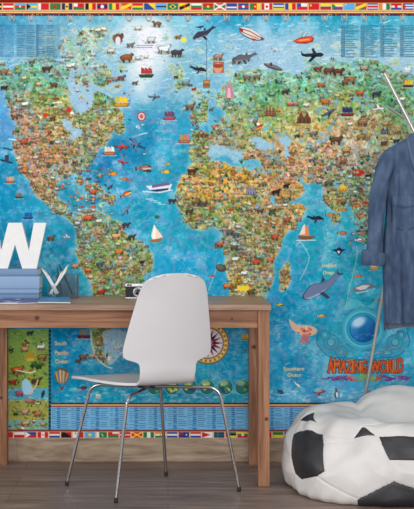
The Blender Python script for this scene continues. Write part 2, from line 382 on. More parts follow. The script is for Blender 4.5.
def tree(x, y, L, col):
    for k in range(3): ell(x+rng.uniform(-.2, .2)*L, y-.2*L*k, L*(.3-.06*k), L*.22, tuple(v*(.65+.2*k) for v in col))
    line([(x, y), (x, y+L*.4)], L*.1, DK)
def person(x, y, L, col, skin=(225,170,130)):
    poly([(x-.16*L, y-.15*L), (x+.16*L, y-.15*L), (x+.22*L, y+.45*L), (x-.22*L, y+.45*L)], col); ell(x, y-.28*L, L*.14, L*.16, skin); line([(x-.3*L, y+.05*L), (x+.3*L, y-.02*L)], L*.1, skin)
def blobs(x, y, L, col):
    for k in range(4):
        ell(x+rng.uniform(-.3, .3)*L, y+rng.uniform(-.25, .25)*L, L*rng.uniform(.12, .3), L*rng.uniform(.08, .2), tuple(min(255, v*rng.uniform(.6, 1.25)) for v in col), rng.uniform(0, 3))
# glaciated white of the far north island
def mixfield(pts, col, a, soft):
    i0, i1, j0, j1 = bb(min(p[0] for p in pts)-8, max(p[0] for p in pts)+8, min(p[1] for p in pts)-8, max(p[1] for p in pts)+8)
    m = inside(crom(pts, 4, True), WX[j0:j1, i0:i1], WY[j0:j1, i0:i1]).astype(np.float32)
    m = blur(blur(m, soft*S), soft*S)
    paint(m, j0, j1, i0, i1, col, a)
GL = [(128,24),(146,18),(160,20),(168,26),(172,40),(166,56),(158,68),(150,80),(141,92),(134,84),(130,70),(133,58),(128,46),(120,36)]
mixfield([(112,30),(130,18),(160,16),(176,28),(180,44),(172,62),(160,84),(146,104),(136,96),(126,80),(122,60),(112,48)], (185,212,225), .7, 3); mixfield(GL, (212,226,230), .8, 2); mixfield([(138,30),(156,26),(164,40),(156,58),(146,70),(138,72),(136,56),(140,44)], (232,232,240), .95, 1)
for k in range(60):
    x, y = rng.uniform(128, 170), rng.uniform(18, 88)
    line([(x, y), (x+rng.uniform(-3, 3), y+rng.uniform(-1, 2))], .3, (120,150,160), .5)
# pale currents and reefs
def current(pts, w, col=(150,200,218), a=.4):
    c = crom(pts, 8)
    for k in range(len(c)*3):
        x, y = rng.choice(c); x += rng.gauss(0, 1)*w; y += rng.gauss(0, 1)*w
        line([(x, y), (x+rng.uniform(1, 4), y+rng.uniform(-1.5, .5))], rng.uniform(.3, .9), col, a)
for c in ([(128,172),(134,190),(132,205),(140,218),(160,225)],[(168,100),(160,118),(164,140),(158,160),(162,180)],[(325,225),(328,245),(323,262),(330,280)],[(276,330),(286,316),(300,305),(312,300)],
          [(196,60),(188,76),(176,92),(180,104)],[(20,210),(40,214),(60,212)],[(132,240),(150,252),(170,250),(190,262)],[(306,344),(320,350),(326,362),(336,368)],[(275,320),(290,330),(300,350)]): current(c, 3.2)
line(crom([(296,246),(300,242),(306,250),(309,258),(306,268),(300,280)], 6), .9, (190,215,205), .55)
line(crom([(358,250),(354,270),(349,290),(345,310)], 6), .8, (180,210,150), .6)
line(crom([(334,168),(322,190),(326,225),(330,245)], 6), .8, (175,210,205), .35)
line(crom([(219,262),(213,278),(208,292),(204,300)], 6), 1.6, (150,200,215), .5)
for k in range(900):      # little wave strokes all over the water
    x, y = rng.uniform(MX0, MX1), rng.uniform(95, 400)
    if not land[min(CH-1, int((y-MY0)*S)), min(CW-1, int((x-MX0)*S))]: line([(x, y), (x+rng.uniform(1, 4), y-rng.uniform(-.3, .8))], rng.uniform(.25, .8), (150,200,218), .35)

# fine dark network of borders and hills on land, then the crowd of little drawings
lm = land.astype(np.float32)
bw = np.abs(((fbm(9, 151, 3)*11) % 1)-.5); img += (np.array([80,70,60])-img)*((bw < .035)*lm*.30)[..., None]
for wp_ in WATER[:-1]:
    mixfield(wp_, (160,196,214), .8, 1) if wp_ is not WATER[5] else mixfield(wp_, (110,180,200), .6, 1)
    for k in range(8):
        x, y = [sum(p[i] for p in wp_)/len(wp_) for i in (0, 1)]; line([(x+rng.uniform(-5,5), y+rng.uniform(-4,4)), (x+rng.uniform(-5,5), y+rng.uniform(-4,4))], .35, rng.choice(((90,120,140),(225,232,232))), .5)
lakes = (fbm(6, 161, 3) > .66)*lm; img += (np.array([110,175,195])-img)*(lakes*.7)[..., None]
def onland(x, y):
    j, i = int((y-MY0)*S), int((x-MX0)*S)
    return 0 <= j < CH and 0 <= i < CW and land[j, i]
def critter(x, y, L, pal, tr):
    col = tuple(max(0, min(255, v+rng.uniform(-18, 18))) for v in rng.choice(pal)); fl = rng.choice((-1, 1)); k = rng.random()
    if k < .34: animal(x, y, L, col, fl, rng.uniform(-.15, .15))
    elif k < .44: house(x, y, L, col, fl, rng.choice(BR))
    elif k < .56: person(x, y, L, col)
    elif k < .66+tr: tree(x, y, L*.8, rng.choice(GREEN))
    elif k < .74+tr: fish(x, y, L*.9, col, fl, rng.uniform(-.5, .5))
    else: blobs(x, y, L, col)
def local(x, y, col, f):
    q = img[min(CH-1, max(0, int((y-MY0)*S))), min(CW-1, max(0, int((x-MX0)*S)))]
    return tuple(col[i]*(1-f)+float(q[i])*f for i in range(3))
base_land = img.copy()
for yy in np.arange(26, 420, 2.9):
    for xx in np.arange(MX0, MX1, 3.3):
        x = xx+rng.uniform(-2.4, 2.4); y = yy+rng.uniform(-2, 2)
        if not onland(x, y): continue
        north = y < 100 and x > 215
        dens = .22 if north else (.38 if y < 100 else .88)
        asia = 225 < x < 420 and 92 < y < 152
        if asia: dens = .30
        if rng.random() > dens: continue
        pal = COOL if y < 62 else (MIX+GREEN if y < 105 else MIX+[(190,150,95),(170,120,80),(205,175,130),(125,130,80),(150,165,150),(160,175,185)])
        q = base_land[int((y-MY0)*S), int((x-MX0)*S)]; f = rng.uniform(.5, .85) if (asia or y < 100) else rng.uniform(.35, .75)
        pal2 = [tuple(v[i]*(1-f)+float(q[i])*f for i in range(3)) for v in pal]
        critter(x, y, rng.uniform(2.6, 6.6), pal2, .12 if north else .0)
for k in range(1500):     # white and dark accents that crisp up the clutter
    x, y = rng.uniform(MX0, MX1), rng.uniform(70, 300)
    if onland(x, y):
        c = local(x, y, rng.choice(((235,232,220),(50,44,44),(70,52,44),(225,215,190),(180,70,50),(60,75,90),(60,50,46))), .25)
        line([(x, y), (x+rng.uniform(-1.8, 1.8), y+rng.uniform(-1.2, 1.2))], rng.uniform(.35, .8), c, .8)
ink = np.abs(((fbm(4.5, 171, 3)*9) % 1)-.5); img += (np.array([62,55,52])-img)*((ink < .045)*lm*.42)[..., None]
ink = np.abs(((fbm(3.5, 181, 3)*8) % 1)-.5); img += (np.array([225,215,185])-img)*((ink < .05)*lm*.30)[..., None]
# pale wisps, ice and drawn coasts of the arctic water
for k in range(900):
    x, y = rng.uniform(MX0, MX1), rng.gauss(58, 20)
    if y < 20 or y > 112 or (x < 60 and y < 48 and rng.random() < .7): continue
    if onland(x, y) and rng.random() < .6: continue
    L_ = rng.uniform(2, 9); t = rng.uniform(-.5, .15)
    line(crom([(x, y), (x+L_*.5, y+L_*t*.5+rng.uniform(-.8, .8)), (x+L_, y+L_*t)], 4), rng.uniform(.3, 1.5), rng.choice(((190,215,225),(205,225,230),(175,205,215),(150,190,205),(215,228,225))), .4)
for k in range(150):
    x, y = rng.choice(((rng.uniform(40,125), rng.uniform(28,100)),(rng.uniform(40,115), rng.uniform(28,75)),(rng.uniform(165,235), rng.uniform(30,110)),(rng.uniform(300,414), rng.uniform(44,66))))
    if onland(x, y): continue
    r = rng.uniform(1.2, 5.5); q = [(x+r*rng.uniform(.5,1.6)*math.cos(t*.52), y+r*rng.uniform(.3,1)*math.sin(t*.52)) for t in range(12)]
    poly(q, rng.choice(((205,218,208),(180,205,205))), .6, True); poly([(x+(u-x)*.8, y+(v-y)*.8) for u, v in q], rng.choice(((150,185,165),(165,195,175),(140,178,175),(185,205,195),(165,190,150))), .75, True)
    line([(x-r*.3, y), (x+r*.3, y+rng.uniform(-.5,.5))], .5, (110,120,100), .6)
for k in range(520):
    x, y = rng.uniform(30, 240), rng.uniform(24, 110)
    line([(x, y), (x+rng.uniform(-2, 2), y+rng.uniform(-1, 1)), (x+rng.uniform(-3, 3), y+rng.uniform(-2, 2))], .3, rng.choice(((80,105,115),(100,100,90),(120,90,75),(225,232,228))), .5)
# reefs, isles and traffic of the central sea and the eastern archipelago
for (x0, x1, y0, y1, n_) in ((50,112,168,214,150),(350,372,196,246,50),(70,130,64,104,40),(190,226,84,140,36),(120,150,118,160,14)):
    for k in range(n_):
        x, y = rng.uniform(x0, x1), rng.uniform(y0, y1); pal = [(150,165,150),(175,185,165),(190,120,80),(90,110,110),(215,220,205),(120,150,110),(180,80,60),(60,70,90)]
        critter(x, y, rng.uniform(2, 5), pal, .0)
for k in range(130):      # creatures in the seas
    x, y = rng.uniform(MX0, MX1), rng.uniform(60, 398)
    if not onland(x, y) and not (40 < x < 300 and 300 < y): fish(x, y, rng.uniform(1.8, 3.6), rng.choice([(205,110,60),(150,90,70),(40,90,130),(210,190,150),(60,60,80),(190,70,60),(120,190,200)]), rng.choice((-1, 1)), rng.uniform(-.5, .5))
W_ = (238,236,230)
for a in [(47,69,10,(88,58,45)),(54,85,8,(105,68,50),-1),(72,65,8,W_),(69,66,6,W_,-1),(24,78,6,(225,205,190)),(32,62,6,(120,90,70)),(39,84,7,(205,185,140)),(4,72,9,(150,105,80)),(4,88,7,(45,42,48)),
          (98,30,7,(235,228,205)),(104,29,7,(235,228,205),-1),(111,51,8,(225,205,190)),(126.5,58,13,(145,85,50)),(130.5,45,8,(120,118,122)),(138,28,7,(220,225,205)),(151,40,9,(205,215,218)),(157,24,9,(125,95,70),-1),(138,58,7,(205,212,210)),(146,57,5,(215,205,195)),(121,78,8,(110,80,75)),(115,79,7,(160,130,125)),(135,83,6,(95,85,80)),
          (177,53,12,(70,62,68)),(164,49,13,(228,232,235)),(178,37,6,(150,105,60)),(176,77,5,(60,58,62)),(186,83,8,(130,135,130)),(218,57,10,(175,120,110)),(237,60,11,(130,95,80)),(246,58,9,(110,105,112)),(257,77,8,(130,100,75)),(247,78,8,(120,100,85),-1),(318,69,8,(130,60,50)),
          (328,71,10,(115,62,50)),(338,72,11,(100,55,48)),(364,68,9,(175,150,125)),(350,80,11,(150,105,65)),(345,82,8,(125,85,60)),(321,85,8,(185,95,50)),
          (25,104,8,(238,236,232)),(15,117,8,(115,80,62)),(53,118,6,(100,72,60)),(24,142,8,(175,80,65)),(52,142,5,(50,60,110)),
          (190,107,10,(130,92,62)),(200,135,7,(125,85,60)),(285,92,8,(60,58,62)),(296,104,6,(190,110,90)),(306,105,7,(225,215,200)),(297,136,5,(48,46,50)),(313,134,8,(110,108,112)),(314,149,8,(130,122,125)),(312,160,7,(110,95,100)),
          (325,102,9,(200,105,50),-1),(360,93,9,(205,90,55)),(376,94,9,(58,60,70)),(350,124,6,(235,232,228)),(363,122,11,(150,110,85)),(336,140,13,(98,68,48)),(361,137,9,(140,120,60)),(346,150,9,(190,145,85)),(343,162,7,(130,85,60)),(396,141,6,(50,55,95)),(384,143,7,(80,75,85)),
          (402,99,7,(225,225,225)),(368,176,6,(35,35,38)),(368,178,4,W_),(329,183,9,(90,85,95)),(355,192,4,W_),(343,201,7,(150,110,85)),(203,204,8,(85,72,70)),(196,203,8,(95,80,75)),(217,199,8,(180,130,85)),(189,212,8,(70,60,62)),(230,233,8,(75,90,115)),(236,235,8,(70,85,105),-1),(219,245,9,(180,90,60)),
          (192,171,10,(90,45,40)),(276,192,9,(40,38,42)),(286,186,7,(35,35,38)),(285,205,5,W_),(260,211,7,(80,75,75)),(272,211,7,(75,72,75)),(275,237,8,(200,75,50)),(287,220,7,(175,75,60)),(172,201,8,(60,55,70)),(51,238,8,(115,85,65)),(88,270,8,(200,125,70)),(75,266,8,(220,140,90)),(100,264,8,(75,85,105)),
          (119,252,9,(215,115,50)),(109,267,7,(130,130,135)),(142,262,5,(40,38,40)),(220,244,8,(185,100,60)),(234,248,8,(85,75,70)),(235,259,8,(220,220,215)),(256,262,8,(205,70,50)),(244,273,8,(225,230,238)),(227,286,9,(220,120,50)),(270,260,8,(185,110,80)),(284,273,7,(150,110,75)),(282,281,6,(180,130,70)),(88,218,9,(220,95,45)),(93,192,8,(200,90,50)),(116,236,10,(225,165,110)),(126,225,8,(75,55,75)),(132,237,8,(60,62,70)),(99,221,7,(225,215,185)),
          (101,292,8,(190,60,40)),(103,281,7,(190,125,75)),(251,292,8,(90,80,60))]:
    animal(a[0], a[1], a[2], a[3], a[4] if len(a) > 4 else 1)
for a in [(124,179,8,(210,120,60)),(130,180,6,(180,110,80)),(113,174,10,(225,150,50)),(126,194,12,(215,90,50),1,-.45,(240,220,120)),(166,172,10,(230,185,60)),(168,164,7,(170,180,70)),(144,168,16,(150,115,100),1,-.1,(205,190,180)),(342,233,10,(195,120,75)),(330,215,9,(205,130,70)),(357,206,9,(220,120,50)),(366,205,7,(215,110,50)),(362,216,9,(225,140,80)),
          (358,276,8,(225,110,45)),(359,240,9,(235,235,232),1,0,(190,50,45)),(377,300,8,(160,110,70)),(321,316,9,(225,180,120),1,0,(210,100,40)),(280,305,8,(225,205,70),1,0,(60,50,40)),(212,276,6,(215,70,60)),(93,207,7,(205,100,60)),(82,207,5,(200,50,45)),(83,388,9,(110,60,65)),(112,196,6,(190,180,80)),(98,182,6,(110,70,110)),(343,210,9,(205,130,60)),(148,171,8,(80,60,60))]:
    fish(*a)
whale(204,33,25,(60,62,78),-1,-.35); whale(198,69,17,(42,46,60),1,.1,(225,230,235)); whale(322,286,46,(105,122,155),-1,.42*-1,(175,185,205)); whale(245,57,24,(98,98,110),-1,-.1,(170,165,170))
whale(315,218,17,(36,38,66),1,0,(200,210,220)); whale(295,229,8,(110,130,150),1,-.4); whale(200,27,8,(50,55,75),1,-.2)
whale(137,144,19,(52,78,112),-1,.75,(160,195,215)); line([(133,137),(142,134),(147,133)], 1.2, (190,200,205)); poly([(130,137),(137,133),(143,139),(136,147)], (95,150,190), .6)
ship(121,102,16,(205,150,50),(235,190,70)); ship(109,151,13,(200,110,60),(240,235,225)); ship(10,180,10,(190,100,50),(220,170,120)); ship(184,139,13,(180,110,70),(215,150,100)); ship(28,216,10,(45,80,140),(50,95,160)); ship(169,116,13,(185,75,95),(120,70,110))
ship(408,84,11,(90,60,50),(235,190,60)); ship(406,70,10,(200,205,215),(235,235,240)); ship(374,267,10,(210,170,90),(235,215,160)); ship(347,112,14,(130,50,50),(50,60,110)); ship(19,196,8,(70,60,55),(150,110,80)); ship(118,347,10,(200,70,50),(235,235,230)); ship(245,337,9,(200,150,60),(230,190,90)); ship(98,396,7,(210,220,225),W_)
ship(146,73,15,(50,75,55),(185,60,60)); poly([(293,41),(300,37.5),(309,36),(314,37.5),(313,42),(306,44),(297,43.5)],(150,55,45)); poly([(294,41),(301,38.5),(309,37),(313,38.5),(310,41.5),(299,42.5)],(225,95,55)); line([(301,38),(303,33)],.5,(110,60,50)); line([(304,37.5),(308,33)],.5,(110,60,50)); line([(309,37),(314,35)],.8,(200,80,60)); line([(299,40.5),(309,39.5)],.7,(245,200,120)); ship(84,334,14,(110,50,55),(150,130,130)); ship(280,392,7,(50,60,80),(60,70,95))
poly([(146,186),(172,184),(170,190),(158,192),(150,190)], (222,226,232)); poly([(152,185),(169,182),(170,185),(152,188)], (110,100,140)); poly([(150,190),(169,188),(168,190),(156,192)], (50,55,95)); line([(143,191.5),(160,192.5),(172,190)], .8, (235,240,245))
for k in range(4): line([(146+k*4, 199+k*1.6), (153+k*4, 199+k*1.8)], .9, (200,225,232), .8)
poly([(154,224),(157,229),(163,237),(153,240),(151,236)], (240,215,190)); poly([(154,225),(156,231),(155,239),(152,238)], (250,245,235)); poly([(149,240),(163,238),(160,242),(151,242.5)], (150,110,70))
poly([(304,229),(308,225),(309,236),(301,235)], (230,130,80)); poly([(303,226),(305,224),(305,234),(299,235)], (240,215,185)); poly([(297,236),(316,236),(310,240),(300,239.5)], (120,85,60)); line([(296,240.5),(316,240)], .7, (220,235,235))
plane(121,147,14,(205,70,65)); plane(123,162,11,(195,75,80),-1,.2); plane(154,97,12,(110,115,125)); plane(126,211,12,(130,130,150),1,-.95); plane(328,113,15,(80,100,135),1,-.5); plane(377,109,15,(230,230,232),1,-.1); plane(312,55,22,(48,46,56),1,-.02); plane(319,392,12,(200,70,50),1,-.1); plane(66,237,9,(225,225,228)); plane(277,248,8,(230,220,220)); plane(275,50,9,(215,228,235),1,.3)
# submarine, airship, balloons
ell(273,67,10,2.3,(70,66,74),.32); ell(273,66.4,9,1.4,(120,112,115),.32); rect(270,62.5,272,66,(60,55,60))
ell(250.5,34.2,12.6,4.6,(70,60,66),.42); ell(250.3,33.6,12.0,4.1,(222,214,205),.42); line([(240,28.5),(250,31.5),(261,38)], .9, (150,50,45)); line([(241,31.5),(250,35.5),(258,38.5)], .8, (150,60,50)); poly([(239,28),(243,29),(243,32),(240,31)], (150,40,40)); poly([(251,38),(256,39),(255,41),(252,40.5)], (165,60,50)); poly([(260,37),(265,38.5),(262,41)], (120,60,60))
def hotair(x, y, r, cols, n=7):
    for k in range(n):
        ell(x+(k-(n-1)/2)*r*.14, y, r*abs(1-k/(n-.4))+.2, r*1.12, cols[k % len(cols)])
    line([(x-r*.4, y+r), (x-1, y+r*1.5), (x+1, y+r*1.5), (x+r*.4, y+r)], .3, DK); rect(x-1.3, y+r*1.5, x+1.3, y+r*1.9, (110,75,50))
ell(62,375.5,7.6,7.8,(105,95,75))
for k, c in enumerate([(200,165,110),(120,125,135),(220,190,130),(135,140,150),(215,180,120),(120,115,125),(190,150,95)]): poly([(62-7+k*2, 375-5.5+abs(k-3)*.9), (62-5+k*2, 375-5.5+abs(k-2)*.9), (62-3+k*1.15, 383), (62-4+k*1.15, 383)], c)
for k in (-1, 1): line([(62+k*4, 382), (62+k*1.2, 387)], .4, DK)
rect(60.6, 386.6, 63.6, 390, (120,80,50))
ell(211,47,7.5,9,(125,185,210)); 
for k in range(26):
    a = rng.uniform(0, 6.28); r0 = rng.uniform(.3, 1); ell(211+7*r0*math.cos(a), 47+8*r0*math.sin(a), .8, .5, rng.choice(((90,150,175),(190,215,225))), a)
line([(206.5,40),(206.5,80)], .35, (60,90,110)); rect(203,80,210,88,(150,105,65)); rect(204,81,209,83,(190,145,95)); line([(203,85),(210,85)], .5, (90,60,45))
rect(213,62,224,73,(170,100,70)); ell(218,68,4.5,5,(215,150,115)); ell(218,66,5,2,(150,70,50)); ell(184,40,2.8,2.8,(225,220,90))
ell(141.5,116.5,4.4,4.8,(150,70,80)); ell(141.5,116.5,3.3,3.7,(220,190,190)); ell(141.5,116.5,1.8,2,(185,90,90))
for a in ((229,90),): poly([(225,98),(226,86),(229,82),(232,86),(234,98)], (190,130,150)); poly([(227,98),(228,88),(230,88),(231,98)], (225,180,190))
house(270,112,12,(150,100,80),1,(120,70,60)); house(251,191,11,(150,140,170),1,(130,120,150)); house(385,131,10,(120,110,115),1,(80,75,85)); house(343,188,9,(225,170,50),1,(235,190,70)); house(304,118,15,(105,75,60),1,(125,60,50)); house(290,104,7,(190,90,70),1,(210,120,80))
for k in range(9): ell(rng.uniform(355,366), rng.uniform(169,175), 1.8, 1.2, (195,45,40), rng.random())
ell(118,39,4.6,5.4,(120,75,60)); ell(118,41,2.6,4.4,(215,220,225)); ell(114,38,1.6,3,(135,90,75)); ell(122,36,1.8,3,(110,68,55))
ell(260,127,3.6,1.8,(190,45,45),-.7); ell(258,124,1.6,1.6,W_); line([(255,130),(264,126)], .7, (230,200,60))
ell(45.5,115,2.8,2.2,(195,70,40)); ell(69,110,2.6,2.2,(200,50,45)); ell(72,113,2,1.2,W_); ell(56,99,4,1.8,(130,80,55)); line([(53,103),(62,102)], 1.2, W_)
line([(4,148),(12,150)], 1.4, (50,60,90)); line([(1,160),(12,163)], 1.6, (35,45,70)); rect(5,155,9,162,(60,60,85)); line([(9,139),(16,140)], .9, W_)
ell(221,268,5.6,3.8,(70,75,72),.3); ell(220,267,3.6,2.2,(105,100,85),.3)
for k in range(5): ell(239+k*2.1, 288+(k % 2), 1.7, 2.6, (235,205,50))
ell(157,217,2.6,1.8,(60,100,80)); ell(30,401,4.8,2.6,(150,115,90))
# rays
poly([(331,250),(336,249),(339,247),(342,249),(346,249),(342,252),(339,256),(336,252)], (40,45,80)); poly([(337,251),(340,251),(339,254)], W_)
poly([(352,288),(362,284),(368,283),(378,287),(368,289),(360,292),(354,292)], (110,120,130)); poly([(355,288),(363,285),(370,285),(366,289),(360,290)], (205,205,205)); line([(356,293),(368,291)], .6, W_)
poly(crom([(346,310),(349,300),(358,300),(366,306),(372,303),(378,296),(376,306),(370,310),(376,318),(368,314),(356,308)], 4, True), (110,190,200), .6)
line(crom([(50,249),(53,251),(50,254),(47,256)], 4), .5, (40,60,60)); line([(48,250),(54,247)], .5, (40,60,60))
# giant squid and shell
poly(crom([(289,319),(292,321),(298,325),(306,325),(314,327),(317,331),(313,335),(304,336),(296,332),(291,327)], 4, True), (215,180,150)); 
for k in range(16): ell(304+rng.uniform(-6, 7), 331+rng.uniform(-4, 4), 1.5, 1, rng.choice(((205,90,90),(225,130,120),(235,200,180),(180,70,80))), rng.random()*3)
for k in range(5): line(crom([(303+k*1.5, 334), (302+k*1.6, 339), (299+k*2, 342+(k % 3))], 4), 1.1, (205,95,95))
# atlas style grid lines
for x in (12, 77, 142, 207, 272, 337, 402): line([(x, 22), (x, 402)], .22, (60,80,90), .45)
for y in (40, 103, 148, 196, 250, 305, 350): line([(MX0, y), (MX1, y)], .22, (60,80,90), .45)

# lettering: outlines of the built-in font, filled into the print
def glyphs(body):
    cu = bpy.data.curves.new('lettering', 'FONT'); cu.body = body
    o = bpy.data.objects.new('lettering', cu); SC.collection.objects.link(o)
    dg = bpy.context.evaluated_depsgraph_get(); me = bpy.data.meshes.new_from_object(o.evaluated_get(dg))
    me.calc_loop_triangles()
    v = [(p.co.x, p.co.y) for p in me.vertices]; t = [tuple(q.vertices) for q in me.loop_triangles]
    bpy.data.objects.remove(o); bpy.data.curves.remove(cu); bpy.data.meshes.remove(me)
    x0 = min(p[0] for p in v); x1 = max(p[0] for p in v)
    return [((a-x0)/(x1-x0), b) for a, b in v], t, x1-x0
def text(body, x, y, w, h, col, a=1.0, warp=None, grow=0, gcol=None):
    """x,y = left of baseline, w = width, h = capital height (map units)"""
    v, t, _ = glyphs(body)
    def mp(u, k):
        px_, py_ = x+u*w, y-k/.72*h
        if warp: px_, py_ = warp(u, k/.72, px_, py_)
        return px_, py_
    P = [mp(*p) for p in v]
    if grow:
        for tri in t:
            q = [P[i] for i in tri]; line([q[0], q[1], q[2], q[0]], grow, gcol or DK, 1)
    for tri in t: poly([P[i] for i in tri], col, a)
    return P, t
CREAM = (225,205,140)
text('South', 55, 345, 11.5, 4, CREAM, .85, grow=.25, gcol=CREAM); text('Pacific', 55, 354.6, 13.5, 4, CREAM, .85, grow=.25, gcol=CREAM); text('Ocean', 55.5, 363.2, 12, 4, CREAM, .85, grow=.25, gcol=CREAM)
text('Indian', 322, 267, 14, 3.6, CREAM, .8, grow=.2, gcol=CREAM); text('Ocean', 323, 274.2, 11, 3.6, CREAM, .8, grow=.2, gcol=CREAM)
text('Southern', 283.5, 370.5, 20.5, 3.8, CREAM, .85, grow=.2, gcol=CREAM); text('Ocean', 287.5, 376.6, 13.5, 3.8, CREAM, .85, grow=.2, gcol=CREAM)
text('North', 157, 124, 14, 3, (190,200,180), .75); text('Atlantic', 154.5, 132, 18, 3, (190,200,180), .75); text('Ocean', 157, 140, 14, 3, (190,200,180), .75)
for k in range(2): line([(137, 45.6+k*2), (153-k, 45.4+k*2)], .6, (70,60,75), .8)

# globe, scrolls and title in the lower right
for a in range(0, 360, 5):
    r = math.radians(a); line([(363+20*math.cos(r), 329+19.5*math.sin(r)), (363+22.5*math.cos(r), 329+22*math.sin(r))], 1.2, (40,110,140), .5)
ell(363,329,21,20.5,(70,165,190)); ell(363,329,18.5,18,(100,190,205)); ell(363,329,17,16.6,(45,150,185))
for x, y, r in ((331,342,8),(395,342,8),(341,352,6),(386,352,6),(325,335,5),(401,335,5)):
    ell(x, y, r, r, (35,110,140), 0, .8); ell(x, y, r-.9, r-.9, (60,160,190)); ell(x, y, r*.55, r*.55, (35,110,140), 0, .8); ell(x, y, r*.4, r*.4, (110,190,205))
for s in (-1, 1):
    line(crom([(363+s*44, 332), (363+s*46, 344), (363+s*34, 356), (363+s*16, 358), (363, 360)], 8), 1.1, (40,110,145), .8)
    poly(crom([(363+s*22, 340),(363+s*36, 334),(363+s*46, 342),(363+s*40, 352),(363+s*24, 356),(363+s*8, 353)], 5, True), (70,150,175), .45)
    line(crom([(363+s*40, 350), (363+s*26, 346), (363+s*22, 352), (363+s*10, 354)], 8), 1.0, (130,110,130), .8)
ell(363,329,13.4,13.3,(15,70,130))
yy_, xx_ = YY, XX
i0, i1, j0, j1 = bb(349,377,315,343)
gxn = (XX[j0:j1, i0:i1]-363)/12.8; gyn = (YY[j0:j1, i0:i1]-329)/12.8; rr = np.sqrt(gxn**2+gyn**2)
sub = img[j0:j1, i0:i1]; m_ = (rr < 1)[..., None]
# the globe drawing itself is printed with its own airbrushed oceans
gl = np.array([70,150,205])*(1-np.clip((gxn*.6+gyn*.7+.9)/1.8, 0, 1))[..., None]+np.array([15,80,150])*np.clip((gxn*.6+gyn*.7+.9)/1.8, 0, 1)[..., None]
lnd = (n2[j0:j1, i0:i1]*3+gxn*.6-.1 > .12)[..., None]; gl = np.where(lnd, gl*.5+np.array([20,95,140])*.5, gl)
sub[:] = np.where(m_, gl, sub)
ell(358.5,322,4.4,2.8,(205,232,245),-.5,.85,1.2)
def arch(u, k, x, y): return x, y-(3.4*abs(2*u-1)**3-.4)*(k)-.0
P, t = None, None
text('AMAZING', 328, 372.4, 38.5, 12.2, (205,60,35), warp=lambda u, k, x, y: (x, y-max(0, k)*(3.6*(1-u)**3)), grow=2.1, gcol=(70,26,34))
text('AMAZING', 328, 372.4, 38.5, 12.2, (215,70,38), warp=lambda u, k, x, y: (x, y-max(0, k)*(3.6*(1-u)**3)), grow=.7, gcol=(235,160,70))
text('AMAZING', 328, 372.4, 38.5, 12.2, (205,55,35), warp=lambda u, k, x, y: (x, y-max(0, k)*(3.6*(1-u)**3)))
text('WORLD', 370.5, 372.4, 32, 12.2, (205,60,35), warp=lambda u, k, x, y: (x, y-max(0, k)*(3.6*u**3)), grow=2.1, gcol=(70,26,34))
text('WORLD', 370.5, 372.4, 32, 12.2, (215,70,38), warp=lambda u, k, x, y: (x, y-max(0, k)*(3.6*u**3)), grow=.7, gcol=(235,160,70))
text('WORLD', 370.5, 372.4, 32, 12.2, (205,55,35), warp=lambda u, k, x, y: (x, y-max(0, k)*(3.6*u**3)))
for k in range(90):
    u = rng.uniform(-1, 1); x = 365+u*45; y = 378+rng.uniform(-1, 1)*3.2*(1-abs(u)*.75)
    c = (120,60,130) if abs(u) > .35 else ((205,90,60) if abs(u) > .2 else (130,165,60))
    line(crom([(x-3, y+rng.uniform(-1, 1)), (x, y+rng.uniform(-1.4, 1.4)), (x+3, y+rng.uniform(-1, 1))], 3), .8, tuple(v+rng.uniform(-25, 25) for v in c))
ell(336,394,1.8,4,(40,42,52)); ell(336.8,394.6,1,2.8,W_); ell(336,389.4,1.4,1.5,(40,42,52)); line([(337,389.5),(339.5,389.8)], .6, (225,140,50)); ell(341,395,1.3,2.6,(190,200,205))
for p in ([(292,378),(297,384),(302,388)],): whale(297,384,9,(215,225,230),1,.6)
for k in range(260):     # spray and ice of the southern water
    x = rng.uniform(62, 414); y = rng.uniform(332, 402); L_ = rng.uniform(1.5, 7); line(crom([(x, y), (x+L_*.5, y-L_*.2+rng.uniform(-.6,.6)), (x+L_, y-L_*.3)], 4), rng.uniform(.3, .9), (165,208,224), .32)
for k in range(150):     # ice along the southern edge
    x = rng.uniform(66, 414); y = rng.uniform(388, 402); ell(x, y, rng.uniform(1, 4), rng.uniform(.5, 1.6), (195,220,230), 0, .4)
# compass rose
ell(208,343,21,21,(120,90,55)); ell(208,343,20,20,(215,175,100))
for k in range(48):
    a = k*math.pi/24; ell(208+17.9*math.cos(a), 343+17.9*math.sin(a), 1.2, .8, (150,95,50) if k % 2 else (240,215,160), a)
ell(208,343,15.6,15.6,(60,40,50)); ell(208,343,14.8,14.8,(225,215,215))
for k in range(16):
    a = k*math.pi/8; b = math.pi/16; c = (150,30,50) if k % 2 else (40,40,75)
    poly([(208+14.6*math.cos(a), 343+14.6*math.sin(a)), (208+7*math.cos(a+b), 343+7*math.sin(a+b)), (208+2*math.cos(a), 343+2*math.sin(a)), (208+7*math.cos(a-b), 343+7*math.sin(a-b))], c)
for k in range(32):
    a = k*math.pi/16+.2; line([(208+22*math.cos(a), 343+22*math.sin(a)), (208+rng.uniform(27, 36)*math.cos(a), 343+rng.uniform(27, 36)*math.sin(a))], .6, (150,205,225), .4)
for x in (154.6, 172.2, 189.5, 207, 225.3, 242.5, 259.8):
    ell(x, 387, 8, 8, (120,190,210), 0, .7); ell(x, 387, 7.1, 7.1, (30,75,100)); ell(x, 386.8, 6.6, 6.6, (50,120,110))
    for k in range(10): ell(x+rng.uniform(-4, 4), 387+rng.uniform(-4, 4), rng.uniform(1, 2.6), rng.uniform(.8, 2), rng.choice(((130,170,60),(200,210,110),(40,90,120),(70,140,70))), rng.random()*3)
    ell(x-1.5, 383, 3, 2, (225,232,170), 0, .55, .8)
